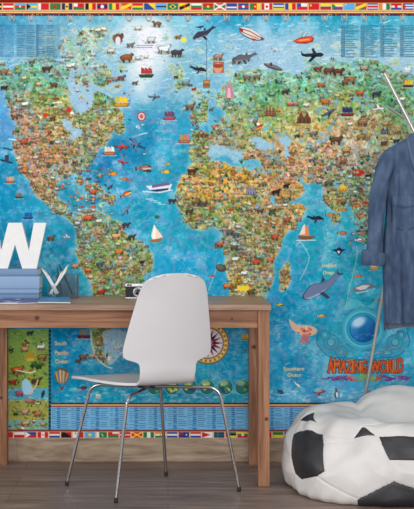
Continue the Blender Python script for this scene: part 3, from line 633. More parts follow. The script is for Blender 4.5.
# pale ice and land south of the western continent
poly(crom([(104,331),(126,331),(128,340),(122,352),(112,364),(106,360),(104,345)], 4, True), (185,212,228), .75)
line(crom([(91,333),(92,346),(97,358),(106,366),(112,368)], 5), 1.4, (200,222,230), .8); animal(83,357,9,(140,85,55)); animal(78,361,6,(110,60,50)); animal(92,356,8,(190,165,130)); ell(108,356,2,3,(50,55,75)); ell(109,358,1.6,2.6,W_)
for k in range(50): blobs(rng.uniform(104,126), rng.uniform(331,360), 3, rng.choice(((200,220,230),(150,190,215),(215,228,235),(130,170,200))))
for k in range(40): blobs(rng.uniform(94,103), rng.uniform(334,358), 2.4, rng.choice(MIX))
# picture panel in the lower left
for (y0, y1, c0, c1) in ((329,350,(125,165,95),(130,168,80)),(350,388,(130,165,75),(140,165,70)),(388,400,(90,175,200),(85,170,200)),(400,420,(165,170,80),(170,165,85)),(420,430,(120,175,175),(130,175,160))):
    for k in range(12): rect(-36, y0+(y1-y0)*k/12, 49.5, y0+(y1-y0)*(k+1)/12, tuple(c0[i]+(c1[i]-c0[i])*k/12 for i in range(3)))
for k in range(420):
    x, y = rng.uniform(-36, 48), rng.uniform(330, 429)
    if 388 < y < 400: c = (150,210,225)
    else: c = rng.choice(((90,140,60),(160,185,90),(190,180,90),(110,150,75),(70,110,60)))
    ell(x, y, rng.uniform(.8, 3), rng.uniform(.4, 1.2), c, rng.uniform(-.4, .4), .6)
for k in range(700):
    x, y = rng.uniform(-36, 48), rng.uniform(330, 429)
    line([(x, y), (x+rng.uniform(-2,2), y+rng.uniform(-1,1))], rng.uniform(.3,.8), rng.choice(((60,90,50),(200,200,120),(215,215,190),(90,70,50),(110,160,80),(190,150,110))), .55)
for k in range(150):
    x, y = rng.uniform(-36, 48), rng.uniform(338, 429)
    if 384 < y < 400 and x > 14: continue
    critter(x, y, rng.uniform(2.5, 5), MIX, .05)
for a in ((30,333,7,(50,55,65)),(41,347,9,W_),(25,349,8,(215,150,110)),(42,357,10,(150,120,75)),(17,370,12,(195,95,45)),(36,381,10,(90,55,50)),(13,382,8,(170,50,50)),(20,393,9,(205,80,110)),(11,350,5,(45,50,45)),(25,412,8,(205,150,150)),(38,414,8,(180,110,85)),(26,423,9,(225,160,90)),(43,424,6,(225,150,60))): animal(*a)
poly([(24,357),(30,350),(37,357),(36,361),(25,361)], (170,150,50)); poly([(27,358),(34,358),(34,361),(27,361)], (200,180,80)); tree(37,367,10,(60,105,50)); tree(33,366,8,(60,105,50)); tree(41,366,8,(75,120,50))
poly(crom([(22,382),(27,379),(31,384),(33,392),(24,394)], 4, True), (165,210,235)); line([(30,394),(36,386),(38,380)], 1.4, (225,190,160)); ell(30,401,5.6,2.8,(130,95,80)); ell(29,400,4,1.8,(170,130,110)); ell(43,394,1.8,4,(35,70,90),.3); line([(16,370),(30,373),(36,371)], 1.2, (235,225,190))
rect(48.6,329,51,431,(25,110,130))
for k in range(26): rect(48.8, 330+k*3.95, 50.9, 332+k*3.95, (30,45,50))

# table of names along the bottom, and the flags
rect(51,402.6,MX1,404.2,(70,45,45)); rect(51,404.2,MX1,405.6,(235,195,120)); rect(51,405.6,MX1,406.8,(150,50,40))
for k in range(300): rect(51+k*1.35, 402.4, 51.8+k*1.35, 403.4, rng.choice(((50,35,40),(150,60,45),(40,60,70))))
rect(51,406.8,MX1,430.2,(122,185,225))
def column(x, y0, y1, w, head, body, lw=.62, step=1.95, a=.75):
    y = y0
    while y < y1:
        u = x
        end = x+w*rng.uniform(.55, .97)
        while u < end:
            d = rng.uniform(.6, 2.6); line([(u, y), (min(u+d, end), y)], lw, body, a); u += d+.5
        y += step*rng.choice((1, 1, 1, 1.6))
for k in range(21):
    x = 52.5+k*19.4
    rect(x+4.2, 407, x+8.2, 430, (95,160,208), .8)
    column(x-.5, 408.6, 429, 5, None, (70,115,150), .7); column(x+4.8, 408.6, 429, 3.5, None, (45,80,125), .9); column(x+9.2, 408.6, 429, 9, None, (60,100,140), .7)
for x, w in ((10,11),(30,8),(16,40)): pass
rect(16.5,24.5,60,57.5,(85,140,170),.45); rect(-20,24.5,14,57.5,(60,120,165),.35)
for x in (-18, -3, 17.5, 27, 37, 47): column(x, 26, 57, 9, None, (55,95,125), .8, 2.1, .6)
line([(35.5,24),(35.5,58)], .5, (190,215,225), .8); rect(35.5,24.5,39,57.5,(60,110,140),.5)
for k in range(6):
    x = 341+k*19.6
    rect(x,25,x+4,57.5,(60,110,140),.75); column(x+.4, 26, 57.5, 3.4, None, (190,210,215), .5, 2.1, .5); column(x+4.6, 26, 57.5, 12.5, None, (50,95,125), .85, 2.0, .75)
line([(338,58),(MX1,58)], .5, (200,220,225), .7); line([(-36,58),(62,58)], .4, (180,205,215), .6)
FW = 10.2; PITCH = 11.75
R,Wt,B,G,Y,K,O,LB,NV = (200,40,45),(235,230,225),(45,75,150),(40,125,70),(240,205,60),(35,32,35),(225,130,50),(90,170,215),(40,45,105)
def flag(x, y, spec, h=6.2):
    rect(x-.3, y-.3, x+FW+.3, y+h+.3, (120,80,60), .6)
    kind, cols = spec[0], spec[1]; n = len(cols)
    for k, c in enumerate(cols):
        if kind == 'H': rect(x, y+h*k/n, x+FW, y+h*(k+1)/n, c)
        else: rect(x+FW*k/n, y, x+FW*(k+1)/n, y+h, c)
    for e in spec[2:]:
        if e[0] == 'o': ell(x+FW*e[1], y+h*e[2], h*e[3], h*e[3], e[4])
        if e[0] == 't': poly([(x, y), (x+FW*e[2], y+h/2), (x, y+h)], e[1])
        if e[0] == 'd': poly([(x, y+h), (x, y+h*.55), (x+FW*.85, y), (x+FW, y), (x+FW, y+h*.4), (x+FW*.15, y+h)], e[1])
        if e[0] == 'c': rect(x, y, x+FW*.4, y+h*.5, e[1])
        if e[0] == 'x': rect(x+FW*.28, y, x+FW*.42, y+h, e[1]); rect(x, y+h*.4, x+FW, y+h*.6, e[1])
        if e[0] == 's': line([(x, y), (x+FW, y+h)], h*.22, e[1]); line([(x, y+h), (x+FW, y)], h*.22, e[1])
        if e[0] == 'p': poly([(x, y), (x+FW, y+h), (x, y+h)], e[1])
        if e[0] == 'r': poly([(x+FW*.35, y), (x+FW, y), (x+FW, y+h*.9)], e[1])
        if e[0] == 'v': poly([(x+FW*.15, y+h/2), (x+FW/2, y+h*.1), (x+FW*.85, y+h/2), (x+FW/2, y+h*.9)], e[1])
TOP = [('H',[K,Y,K]),('H',[R,Wt,R]),('H',[LB,R,G],('o',.5,.5,.15,Wt)),('H',[LB,Y,LB],('t',K,.45)),('V',[Wt,R,R,R]),('H',[G],('o',.45,.5,.3,R)),('V',[NV,Y,NV],('o',.5,.5,.16,K)),('H',[R,R,G],('c',Wt)),('V',[K,Y,R]),('H',[R,NV,NV,NV,R],('o',.5,.5,.28,Wt)),('V',[G,Y,R]),
       ('H',[R],('p',O),('d',Y)),('H',[R,Y,G]),('H',[B],('r',Y)),('H',[LB,LB,K,LB,LB]),('H',[G],('v',Y),('o',.5,.5,.24,B)),('H',[Y],('d',K),('o',.5,.5,.2,R)),('H',[Wt,G,R]),('H',[R,G],('o',.5,.5,.2,Y)),('H',[R,G,R],('s',Wt),('o',.5,.5,.28,Wt)),('H',[B,B,Wt,B]),('H',[B,R,B],('o',.5,.5,.22,Wt)),('V',[G,R,Y],('o',.5,.5,.15,Y)),('V',[R,Wt,Wt,R],('o',.5,.5,.22,R)),
       ('H',[B,Wt,G,Y],),('V',[B,Y,R]),('H',[Wt,R],('c',B)),('H',[R],('o',.2,.3,.16,Y)),('H',[Y,Y,B,R]),('H',[Y,Wt,R,B],('t',G,.4)),('H',[LB],('o',.15,.2,.12,Y)),('H',[R],('p',G),('d',Y)),('H',[B,Wt,R,R,Wt,B]),('V',[O,Wt,G]),('H',[R,Wt,B],('o',.5,.5,.24,R)),('H',[B,Wt,B,Wt,B],('t',R,.4)),('V',[Wt,R,G])]
BOT = [('H',[R]),('H',[Wt,R]),('H',[B,R],('t',Wt,.45)),('V',[R,Wt,R],('o',.5,.5,.15,R)),('H',[R,Wt,B]),('H',[K],('r',R)),('V',[Wt,R],('o',.25,.25,.14,B)),('H',[LB],('o',.5,.5,.28,Y)),('V',[Wt,G,G,G],('o',.62,.5,.24,Wt),('o',.68,.45,.2,G)),('H',[Wt,R,G],('c',R)),('H',[R],('x',Wt)),('H',[R],('s',Y),('o',.5,.5,.2,Y)),('V',[G,Wt,G]),('H',[O,Wt,G],('o',.5,.5,.14,O)),('H',[B,Wt,B]),('H',[NV],('c',R),('s',B),('o',.75,.5,.14,Wt)),('H',[R,Wt,B]),('V',[Wt],('t',R,.8)),('H',[(30,70,90)],('x',(60,110,130))),('H',[G,K,Y],('t',R,.4)),('H',[Y,G,R],('o',.5,.5,.25,Wt)),('H',[B,Wt,R]),('H',[R],('o',.5,.5,.26,O)),('H',[G,Y]),('H',[B,R])]
rect(MX0,MY0,MX1,2.7,(124,26,16)); rect(MX0,2.7,MX1,3.0,(205,120,70)); rect(MX0,3.0,MX1,10.9,(218,184,142))
for k in range(42):
    x = 3.2+(k-3)*PITCH; flag(x, 3.6, TOP[(k-3+1) % len(TOP)] if True else None)
rect(MX0,10.9,MX1,11.8,(190,70,50)); rect(MX0,11.8,MX1,13.0,(235,205,140)); rect(MX0,13,MX1,13.8,(190,60,45)); rect(MX0,13.8,MX1,15.9,(60,45,60))
for k in range(330):
    x = MX0+k*1.48; rect(x, 14, x+.8, 15.6, rng.choice(((160,50,45),(50,70,110),(200,150,110),(40,40,50)))); rect(x, 10.9, x+.7, 11.6, rng.choice(((160,50,40),(215,150,90))))
for k in range(-2, 24):
    x = 11.8+k*19.55
    for s in (-1, 1): line(crom([(x+s*2.6, 15.5), (x+s*2.6, 18.8), (x+s*.8, 21.2)], 4), 1.1, (110,100,85)); line(crom([(x+s*2.6, 15.5), (x+s*2.6, 18.8), (x+s*.8, 21.2)], 4), .55, (205,200,185))
    ell(x, 17, 1.4, 1.6, (190,175,165), 0, .8); line([(x-.8, 21), (x+.8, 21)], .9, (140,70,50))
rect(MX0,429.6,MX1,430.6,(90,60,65)); rect(MX0,430.6,MX1,431.4,(175,80,60)); rect(MX0,431.4,MX1,MY1,(236,200,165))
for k in range(42):
    x = 2.6+(k-3)*PITCH; flag(x, 432, BOT[(k-3) % len(BOT)], 5.4)
rect(MX0,438,MX1,MY1,(200,150,110))

# build the print as one fine flat mesh: two cells per map unit
def mural(mat_print):
    q = 2; hh, ww = CH//q, CW//q
    s = img[:hh*q, :ww*q].reshape(hh, q, ww, q, 3).mean((1, 3))
    g_ = s.mean(-1, keepdims=True); s = g_+(s-g_)*1.03; s = np.clip(s*1.055/255, 0, 1); s = np.where(s <= .04045, s/12.92, ((s+.055)/1.055)**2.4)
    K_ = 221.04
    xs = ((MX0+(np.arange(ww)+.5)*q/S)-PX0)/K_; zs = EYE-((MY0+(np.arange(hh)+.5)*q/S)-PY0)/K_
    X_, Z_ = np.meshgrid(xs, zs)
    co = np.stack([X_, np.full_like(X_, WALL_Y-.003), Z_], -1).reshape(-1, 3)
    n = hh*ww; idx = np.arange(n).reshape(hh, ww)
    quads = np.stack([idx[:-1, :-1], idx[1:, :-1], idx[1:, 1:], idx[:-1, 1:]], -1).reshape(-1, 4)
    # thin rim back to the wall
    rim = np.concatenate([idx[0, :], idx[1:, -1], idx[-1, -2::-1], idx[-2:0:-1, 0]])
    rc = co[rim].copy(); rc[:, 1] = WALL_Y-.0004; base = n; m = len(rim)
    rq = np.stack([rim, np.roll(rim, -1), base+np.roll(np.arange(m), -1), base+np.arange(m)], -1)
    co = np.concatenate([co, rc]); quads = np.concatenate([quads, rq])
    me = bpy.data.meshes.new('world_map_mural')
    me.vertices.add(len(co)); me.vertices.foreach_set('co', co.astype(np.float32).ravel())
    me.loops.add(quads.size); me.loops.foreach_set('vertex_index', quads.astype(np.int32).ravel())
    me.polygons.add(len(quads)); me.polygons.foreach_set('loop_start', np.arange(0, quads.size, 4, dtype=np.int32)); me.polygons.foreach_set('loop_total', np.full(len(quads), 4, np.int32))
    me.update(calc_edges=True)
    ca = me.color_attributes.new('print', 'FLOAT_COLOR', 'POINT')
    c4 = np.ones((len(co), 4), np.float32); c4[:n, :3] = s.reshape(-1, 3); c4[n:, :3] = .5
    ca.data.foreach_set('color', c4.ravel())
    me.materials.append(mat_print)
    o = bpy.data.objects.new('world_map_mural', me); SC.collection.objects.link(o)
    return o
mp_ = mat('printed_paper', (128,128,128), .7, 0, .06)
_a = mp_.node_tree.nodes.new('ShaderNodeAttribute'); _a.attribute_name = 'print'
mp_.node_tree.links.new(_a.outputs['Color'], mp_.node_tree.nodes['Principled BSDF'].inputs['Base Color'])
tag(mural(mp_), 'large illustrated world map crowded with animals and flags, covering the wall behind the desk', 'mural')
del XX, YY, WX, WY, n1, n2, land, img

# ------------------------------------------------------------------ room
def wood(name, cols, along='X', grain=26, rough=.5, bump=.25, knots=(), stretch=.06, wave=2.2, spec=.35):
    """procedural timber: long grain noise, fine fibre lines, dark round knots at object-space points"""
    m = mat(name, cols[1], rough, 0, spec); nt = m.node_tree; L = nt.links.new; b = nt.nodes['Principled BSDF']
    tc = nt.nodes.new('ShaderNodeTexCoord'); mp = nt.nodes.new('ShaderNodeMapping')
    sc = {'X': (stretch, 1, 1), 'Y': (1, stretch, 1), 'Z': (1, 1, stretch)}[along]
    mp.inputs['Scale'].default_value = sc; L(tc.outputs['Object'], mp.inputs[0])
    n1_ = nt.nodes.new('ShaderNodeTexNoise'); n1_.inputs['Scale'].default_value = grain; n1_.inputs['Detail'].default_value = 5; n1_.inputs['Distortion'].default_value = wave
    n2_ = nt.nodes.new('ShaderNodeTexNoise'); n2_.inputs['Scale'].default_value = grain*9; n2_.inputs['Detail'].default_value = 2
    L(mp.outputs[0], n1_.inputs[0]); L(mp.outputs[0], n2_.inputs[0])
    cr = nt.nodes.new('ShaderNodeValToRGB'); el = cr.color_ramp.elements
    while len(el) < len(cols): el.new(.5)
    for e, p, c in zip(el, [.32+.36*i/(len(cols)-1) for i in range(len(cols))], cols): e.position = p; e.color = (*lin(c), 1)
    L(n1_.outputs[0], cr.inputs[0])
    mx = nt.nodes.new('ShaderNodeMix'); mx.data_type = 'RGBA'; mx.blend_type = 'MULTIPLY'; mx.inputs[0].default_value = .35
    cr2 = nt.nodes.new('ShaderNodeValToRGB'); cr2.color_ramp.elements[0].position = .35; cr2.color_ramp.elements[0].color = (.55,.5,.47,1); cr2.color_ramp.elements[1].position = .6
    L(n2_.outputs[0], cr2.inputs[0]); L(cr.outputs[0], mx.inputs[6]); L(cr2.outputs[0], mx.inputs[7])
    out = mx.outputs[2]
    for (kx, ky, kz, kr) in knots:
        vd = nt.nodes.new('ShaderNodeVectorMath'); vd.operation = 'DISTANCE'; vd.inputs[1].default_value = (kx, ky, kz); L(tc.outputs['Object'], vd.inputs[0])
        mr = nt.nodes.new('ShaderNodeMapRange'); mr.inputs[1].default_value = kr*.45; mr.inputs[2].default_value = kr*1.25; L(vd.outputs['Value'], mr.inputs[0])
        m2 = nt.nodes.new('ShaderNodeMix'); m2.data_type = 'RGBA'; m2.inputs[6].default_value = (*lin((70,36,26)), 1); L(mr.outputs[0], m2.inputs[0]); L(out, m2.inputs[7]); out = m2.outputs[2]
    L(out, b.inputs['Base Color'])
    bp = nt.nodes.new('ShaderNodeBump'); bp.inputs['Strength'].default_value = bump; bp.inputs['Distance'].default_value = .001; L(n2_.outputs[0], bp.inputs['Height']); L(bp.outputs[0], b.inputs['Normal'])
    return m

wall_m = noisy('wall_paint', [(205,203,198),(214,212,208)], nscale=30, rough=.8, bump=.1)
b = nb(); box(b, -2.2, 2.6, WALL_Y, WALL_Y+.1, 0, 2.7); tag(obj('wall_back', b, wall_m, smooth=False), kind='structure')
base_m = wood('oak_skirting', [(134,112,94),(168,147,126),(188,168,146)], 'X', 16, .6, .3, stretch=.13)
b = nb(); box(b, -2.2, X(17, WALL_Y)-.0003, WALL_Y-.004, WALL_Y-.0002, 0, .1035); box(b, X(17, WALL_Y)+.0003, 2.6, WALL_Y-.004, WALL_Y-.0002, 0, .1035)
tag(obj('baseboard_back', b, base_m, smooth=False, bevel=.0012), kind='structure')

# floor of long planks laid along the wall
fm = wood('floor_oak', [(112,93,84),(138,117,106),(160,139,127)], 'X', 13, .42, .3, stretch=.10, spec=.4)
nt = fm.node_tree; bs = nt.nodes['Principled BSDF']; tc = nt.nodes.new('ShaderNodeTexCoord')
br = nt.nodes.new('ShaderNodeTexBrick'); br.inputs['Scale'].default_value = 1; br.inputs['Brick Width'].default_value = 1.7; br.inputs['Row Height'].default_value = .155; br.inputs['Mortar Size'].default_value = .0016
br.inputs['Color1'].default_value = (.80,.79,.78,1); br.inputs['Color2'].default_value = (1,1,1,1); br.inputs['Mortar'].default_value = (.3,.28,.27,1); br.offset = .37
mxf = nt.nodes.new('ShaderNodeMix'); mxf.data_type = 'RGBA'; mxf.blend_type = 'MULTIPLY'; mxf.inputs[0].default_value = .8
src = bs.inputs['Base Color'].links[0].from_socket
nt.links.new(tc.outputs['Object'], br.inputs[0]); nt.links.new(src, mxf.inputs[6]); nt.links.new(br.outputs[0], mxf.inputs[7]); nt.links.new(mxf.outputs[2], bs.inputs['Base Color'])
b = nb(); box(b, -2.4, 2.8, 2.0, WALL_Y+.1, -.08, 0); tag(obj('floor', b, fm, smooth=False), kind='structure')

# ------------------------------------------------------------------ desk
DF, DB = 5.225, 5.725          # front and back of the desk top
XR = X(271.2, DF); XL = -.98
desk = empty('desk', ((XR+XL)/2, (DF+DB)/2, 0), 'wide knotty pine desk with square legs, standing against the map wall', 'desk')
ox, oy = desk.location.x, desk.location.y
pine = [(122,80,55),(154,106,76),(176,128,96)]
top_m = wood('pine_top', [(140,108,88),(166,133,110),(184,152,130)], 'X', 20, .45, .2)
ap_m = wood('pine_rail', pine, 'X', 24, .5, .25, knots=((X(37, 5.255)-ox, 5.255-oy, Z(318, 5.255), .011),(X(232,5.255)-ox, 5.255-oy, .69, .006)))
b = nb(); box(b, XL-ox, XR-ox, DF-oy, DB-oy, .7265, .75); obj('desktop', b, top_m, desk, False, .002)
LW = .047
fx = X(258.2, DF+.012); bx_ = X(249, 5.675)
b = nb(); box(b, XL+.03-ox, fx-.0005-ox, DF+.03-oy, DF+.052-oy, .652, .7262); obj('apron', b, ap_m, desk, False, .0012)
b = nb(); box(b, XL+.03-ox, fx-ox, DB-.05-oy, DB-.03-oy, .652, .7262); obj('apron', b, ap_m, desk, False, .0012)
b = nb(); box(b, fx+.01-ox, fx+.032-ox, DF+.0625-oy, DB-.0625-oy, .652, .7262); obj('apron', b, ap_m, desk, False, .0012)
for x0, y0, kn in ((fx, DF+.012, (.034, -.001, Z(419, DF+.012), .009)), (bx_, 5.67, (.022, -.001, Z(347, 5.67), .011)),
               (XL+.012, DF+.012, (.02, 0, .5, .008)), (X(7, 5.67)-.047, 5.67, (.02, 0, .3, .008))):
    lm_ = wood('pine_leg', pine, 'Z', 26, .5, .25, knots=((x0+kn[0]-ox, y0+kn[1]-oy, kn[2], kn[3]),))
    b = nb(); box(b, x0-ox, x0+LW-ox, y0-oy, y0+LW-oy, 0, .7262 if y0 < 5.5 else .6515); obj('leg', b, lm_, desk, False, .0018)

# ------------------------------------------------------------------ chair
white_shell = noisy('white_plastic', [(217,215,218),(220,218,221)], nscale=8, rough=.42, bump=0, spec=.45)
chrome = mat('chrome', (190,187,188), .10, 1)
black_rub = mat('black_rubber', (28,28,30), .6)
CX, CY = X(67,5.25)*.25+X(116,4.95)*.25+X(166,5.44)*.25+X(239,5.14)*.25, 5.195
CA = math.radians(21.2)        # turned to the viewer's left
chair = empty('shell_chair', (CX, CY, 0), 'white moulded shell chair on thin chrome legs, pulled up to the pine desk', 'chair', CA)
chair_inv = (Matrix.Translation((CX, CY, 0)) @ Matrix.Rotation(CA, 4, 'Z')).inverted()
def loc(px, py, Y, z=None):
    if z is not None: return chair_inv @ Vector((X(px, Y), Y, z))
    return chair_inv @ Vector((X(px, Y), Y, Z(py, Y)))
# spine of the shell: forward(+y local), height; widths follow height on the back, depth on the seat
SPN = [(-.2745,.8935),(-.246,.78),(-.219,.66),(-.198,.56),(-.185,.495),(-.163,.459),(-.12,.445),(-.05,.439),(.05,.436),(.15,.440),(.22,.4385),(.275,.430),(.318,.412)]
WZ = [(.45,.112),(.50,.113),(.527,.115),(.538,.121),(.545,.135),(.550,.152),(.556,.168),(.566,.178),(.585,.181),(.62,.1765),(.68,.166),(.76,.150),(.82,.1375),(.85,.130),(.868,.124),(.880,.116),(.888,.105),(.8925,.088),(.8936,.07)]
WF = [(-.17,.112),(-.14,.116),(-.11,.136),(-.07,.170),(-.02,.198),(.05,.214),(.15,.224),(.22,.222),(.265,.208),(.295,.180),(.318,.11)]
b = nb(); rows = []
prf = crom(SPN, 14)
extra = []
for p0, p1 in zip(prf, prf[1:]):
    extra.append(p0); extra.append(((p0[0]+p1[0])/2, (p0[1]+p1[1])/2))
prf = extra+[prf[-1]]
for (f, z) in prf:
    back = max(0, min(1, (z-.455)/.09)); back = back*back*(3-2*back) if f < -.1 else 0
    w = np.interp(z, [p[0] for p in WZ], [p[1] for p in WZ]) if (f < -.165) else np.interp(f, [p[0] for p in WF], [p[1] for p in WF])
    row = []
    sh = .021*max(0, min(1, (.02-f)/.16)) - .022*max(0, min(1, f/.25))
    e = .012*max(0, min(1, (f+.15)/.15))*max(0, min(1, (.20-f)/.12))
    for k in range(33):
        u = -1+2*k/32; xx_ = u*w*1.03
        topd = -.016*u*u*max(0, min(1, (z-.80)/.08))
        row.append(b.verts.new((xx_+sh, f+.95*xx_*xx_*(.35+.65*back), z+e*u*u*(1-back)+topd)))
    rows.append(row)
for r0, r1 in zip(rows, rows[1:]):
    for k in range(32): b.faces.new((r0[k], r0[k+1], r1[k+1], r1[k]))
o = obj('seat_shell', b, white_shell, chair, True, angle=80)
s = o.modifiers.new('thickness', 'SOLIDIFY'); s.thickness = .010; s.offset = 0
v = o.modifiers.new('bevel', 'BEVEL'); v.width = .0035; v.segments = 3; v.limit_method = 'ANGLE'; v.angle_limit = math.radians(50)
def legset(foot1, foot2, h1, h2, top, rad):
    f1, f2 = foot1, foot2
    a, c = h1, h2
    pts = [f1]
    up1 = Vector((a.x, a.y, a.z)); up2 = Vector((c.x, c.y, c.z))
    d1 = (up1-f1); d2 = (up2-f2)
    m1 = Vector((up1.x, up1.y, top)); m2 = Vector((up2.x, up2.y, top))
    across = (m2-m1).normalized()
    n_ = 8
    pts.append(f1+d1*.5)
    p0 = up1-d1.normalized()*rad; p2 = m1+across*rad
    for i in range(n_+1):
        t = i/n_; pts.append(p0*(1-t)**2+m1*2*t*(1-t)+p2*t*t)
    q0 = m2-across*rad; q2 = up2-d2.normalized()*rad
    for i in range(n_+1):
        t = i/n_; pts.append(q0*(1-t)**2+m2*2*t*(1-t)+q2*t*t)
    pts.append(f2+d2*.5); pts.append(f2)
    return pts
fA = loc(116,0,4.95,.014); fB = loc(67,0,5.25,.014); fC = loc(166,0,5.44,.014); fD = loc(239,0,5.14,.014)
TOPZ = .4225
tA = loc(128.0,0,4.985,TOPZ); tB = loc(91,0,5.225,TOPZ); tC = loc(160,0,5.38,TOPZ); tD = loc(219,0,5.13,TOPZ)
def upleg(f, t, name):
    b = nb(); d = (t-f); e = f+d*.90
    tube(b, [f, f+d*.3, f+d*.6, e], .0068, 14); return obj('leg', b, chrome, chair)
for f, t in ((fA,tA),(fB,tB),(fC,tC),(fD,tD)):
    l = upleg(f, t, '')
    b = nb(); d = (t-f).normalized()
    lathe(b, [(.0074,-.0135),(.0079,-.011),(.0079,.004),(.0072,.006)], 16)
    M_ = Matrix.Translation(f) @ Vector((0,0,1)).rotation_difference(d).to_matrix().to_4x4()
    bmesh.ops.transform(b, matrix=Matrix.Translation((f.x, f.y, .0145)), verts=b.verts)
    ft = obj('foot_cap', b, black_rub, chair); ft.parent = l
for (f1, t1, f2, t2, dz) in ((fB,tB,fD,tD,0),(fA,tA,fC,tC,-.0142)):
    pts = legset(f1, f2, t1, t2, TOPZ+dz, .045)
    d1 = (t1-f1); d2 = (t2-f2)
    pts = [f1+d1*.895]+[p for p in pts[2:-2]]+[f2+d2*.895]
    b = nb(); tube(b, pts, .0068, 14); obj('seat_frame', b, chrome, chair)
b = nb(); lathe(b, [(.035,.414),(.04,.416),(.04,.4285),(.035,.431)], 28); obj('mount_plate', b, mat('dark_steel', (60,60,64), .35, .8), chair)

# ------------------------------------------------------------------ things on the desk
YB = 5.52                     # depth of the book fronts
blue_cloth = [noisy('blue_cloth_%d' % i, c, nscale=220, rough=.75, bump=.25) for i, c in enumerate((((112,142,176),(122,152,186)),((134,163,196),(146,174,206)),((100,130,166),(112,142,176)),((126,156,190),(138,168,200))))]
page_m = noisy('book_pages', [(228,224,212),(240,236,226)], scale=(1,1,60), nscale=8, rough=.85, bump=.3)
heights = [(292.3,297.6,.232,39.0,2),(287.4,292.3,.226,39.0,3),(274.3,287.4,.236,39.5,1),(267.2,274.3,.229,38.0,0)]
zt = .7502; labels = ['slim dark blue hardback at the very bottom of the book stack on the desk','thin blue hardback second from the bottom of the desk stack','thickest blue hardback, third up in the stack under the letter','blue hardback topmost in the stack, directly under the white letter W']
stack_top = 0
for i, (t0, t1, wd, xr, mi) in enumerate(heights):
    h = (t1-t0)/(F/YB); xr_ = X(xr, YB); dep = .17-.006*(i % 2); wd = .30+.006*i
    bk = empty('hardback_book', (xr_-wd/2, YB+dep/2, zt), labels[i], 'book', 0, 'blue hardback books stacked under the letter')
    c = .0022
    z1 = h-.0003
    sp = nb()
    # rounded spine facing the viewer, joined to two cover boards
    n = 10; prof = []
    for k in range(n+1):
        a = math.pi*(k/n-.5); prof.append((-dep/2+.004-math.cos(a)*.006, z1/2+math.sin(a)*z1/2))
    prof = prof+[(dep/2, z1), (dep/2, z1-c), (-dep/2+.006, z1-c)]+[(-dep/2+.006, c), (dep/2, c), (dep/2, 0)]
    a_ = [sp.verts.new((-wd/2, y, z)) for y, z in prof]; b_ = [sp.verts.new((wd/2, y, z)) for y, z in prof]
    nn = len(prof)
    for k in range(nn): sp.faces.new((a_[k], a_[(k+1)%nn], b_[(k+1)%nn], b_[k]))
    sp.faces.new(a_[::-1]); sp.faces.new(b_)
    obj('cover', sp, blue_cloth[mi], bk, True, angle=40)
    pg = nb(); box(pg, -wd/2+.004, wd/2-.004, -dep/2+.0065, dep/2-.004, c+.0001, z1-c-.0001); obj('pages', pg, page_m, bk, False)
    zt += h
stack_top = zt
# white letter W
K1 = F/(YB+.035)
LM = noisy('white_lacquer', [(232,231,230),(238,237,236)], nscale=40, rough=.4, bump=.03)
Wpx = [(46.7,221.5),(37.0,267.3),(22.6,267.3),(15.4,243.5),(8.2,267.3),(-6.2,267.3),(-15.9,221.5),(-3.4,221.5),(1.6,249),(8.6,221.5),(22.2,221.5),(29.2,249),(34.2,221.5)]
hz = 267.3
b = nb(); prism(b, [((x-15.4)/K1, (hz-y)/K1) for x, y in Wpx], -.016, .016)
o = obj('letter_ornament', b, LM, None, True, .0012); o.location = (X(15.4, YB+.035), YB+.035, stack_top+.0002)
tag(o, 'white block letter W standing on top of the blue books', 'letter')
# open magazine and notebook
b = nb()
def thin(bm, pts, z0, z1, mi=0):
    a = [bm.verts.new((x, y, z0)) for x, y in pts]; c = [bm.verts.new((x, y, z1)) for x, y in pts]; n = len(pts)
    f = bm.faces.new(a[::-1]); f.material_index = mi; f = bm.faces.new(c); f.material_index = mi
    for k in range(n): f = bm.faces.new((a[k], a[(k+1)%n], c[(k+1)%n], c[k])); f.material_index = mi
def dk(px, py, z=.75): Y = YF(py, z); return X(px, Y), Y
mag = empty('open_magazine', (X(10,5.33), 5.33, .75), 'open magazine with violet pages lying flat in front of the books', 'magazine')
def rel(pts, e): return [(x-e.location.x, y-e.location.y) for x, y in pts]
mp1 = rel([dk(-34,303.6),dk(18,303.8),dk(26,298.8),dk(-22,298.6)], mag); mp2 = rel([dk(18.4,303.8),dk(50,302.6),dk(53,298.8),dk(26.4,298.8)], mag)
vio = noisy('printed_violet_page', [(226,224,230),(98,98,150),(78,82,130),(232,230,236)], nscale=9, detail=1, rough=.45, pos=[.36,.42,.56,.62], spec=.5)
vio2 = noisy('printed_indigo_page', [(88,90,140),(104,108,158)], nscale=9, detail=1, rough=.45, spec=.5)
paper = mat('paper_edges', (235,233,228), .8)
for q, mm in ((mp1, vio), (mp2, vio2)):
    b = nb(); thin(b, q, .0002, .0024); obj('page_block', b, paper, mag, False)
    b = nb(); thin(b, q, .00242, .0028); obj('page', b, mm, mag, False)
nbk = empty('notebook', (X(56,5.4), 5.4, .7532), 'small notebook with a bright blue cover lying beside the pencil pots', 'notebook')
qn = rel([dk(46,303.0,.754),dk(70.8,300.9,.754),dk(69.6,297.2,.754),dk(35,296.9,.754)], nbk)
qn = rel([dk(32.5,300.2,.757),dk(49,303.3,.757),dk(71.5,301.4,.757),dk(70.5,297.6,.757),dk(41,297.2,.757)], nbk)
qn = [qn[1], qn[2], qn[3], qn[4]]
qn = rel([dk(38,302.2,.757),dk(70.5,302.4,.757),dk(69.5,297.6,.757),dk(41.5,297.2,.757)], nbk)
b = nb(); thin(b, qn, 0, .0052); obj('pages', b, paper, nbk, False)
b = nb(); thin(b, [(x*1.02, y*1.03) for x, y in qn], .0053, .0065); obj('cover', b, noisy('blue_card', [(70,130,178),(84,146,190)], nscale=40, rough=.5), nbk, False, .0004)
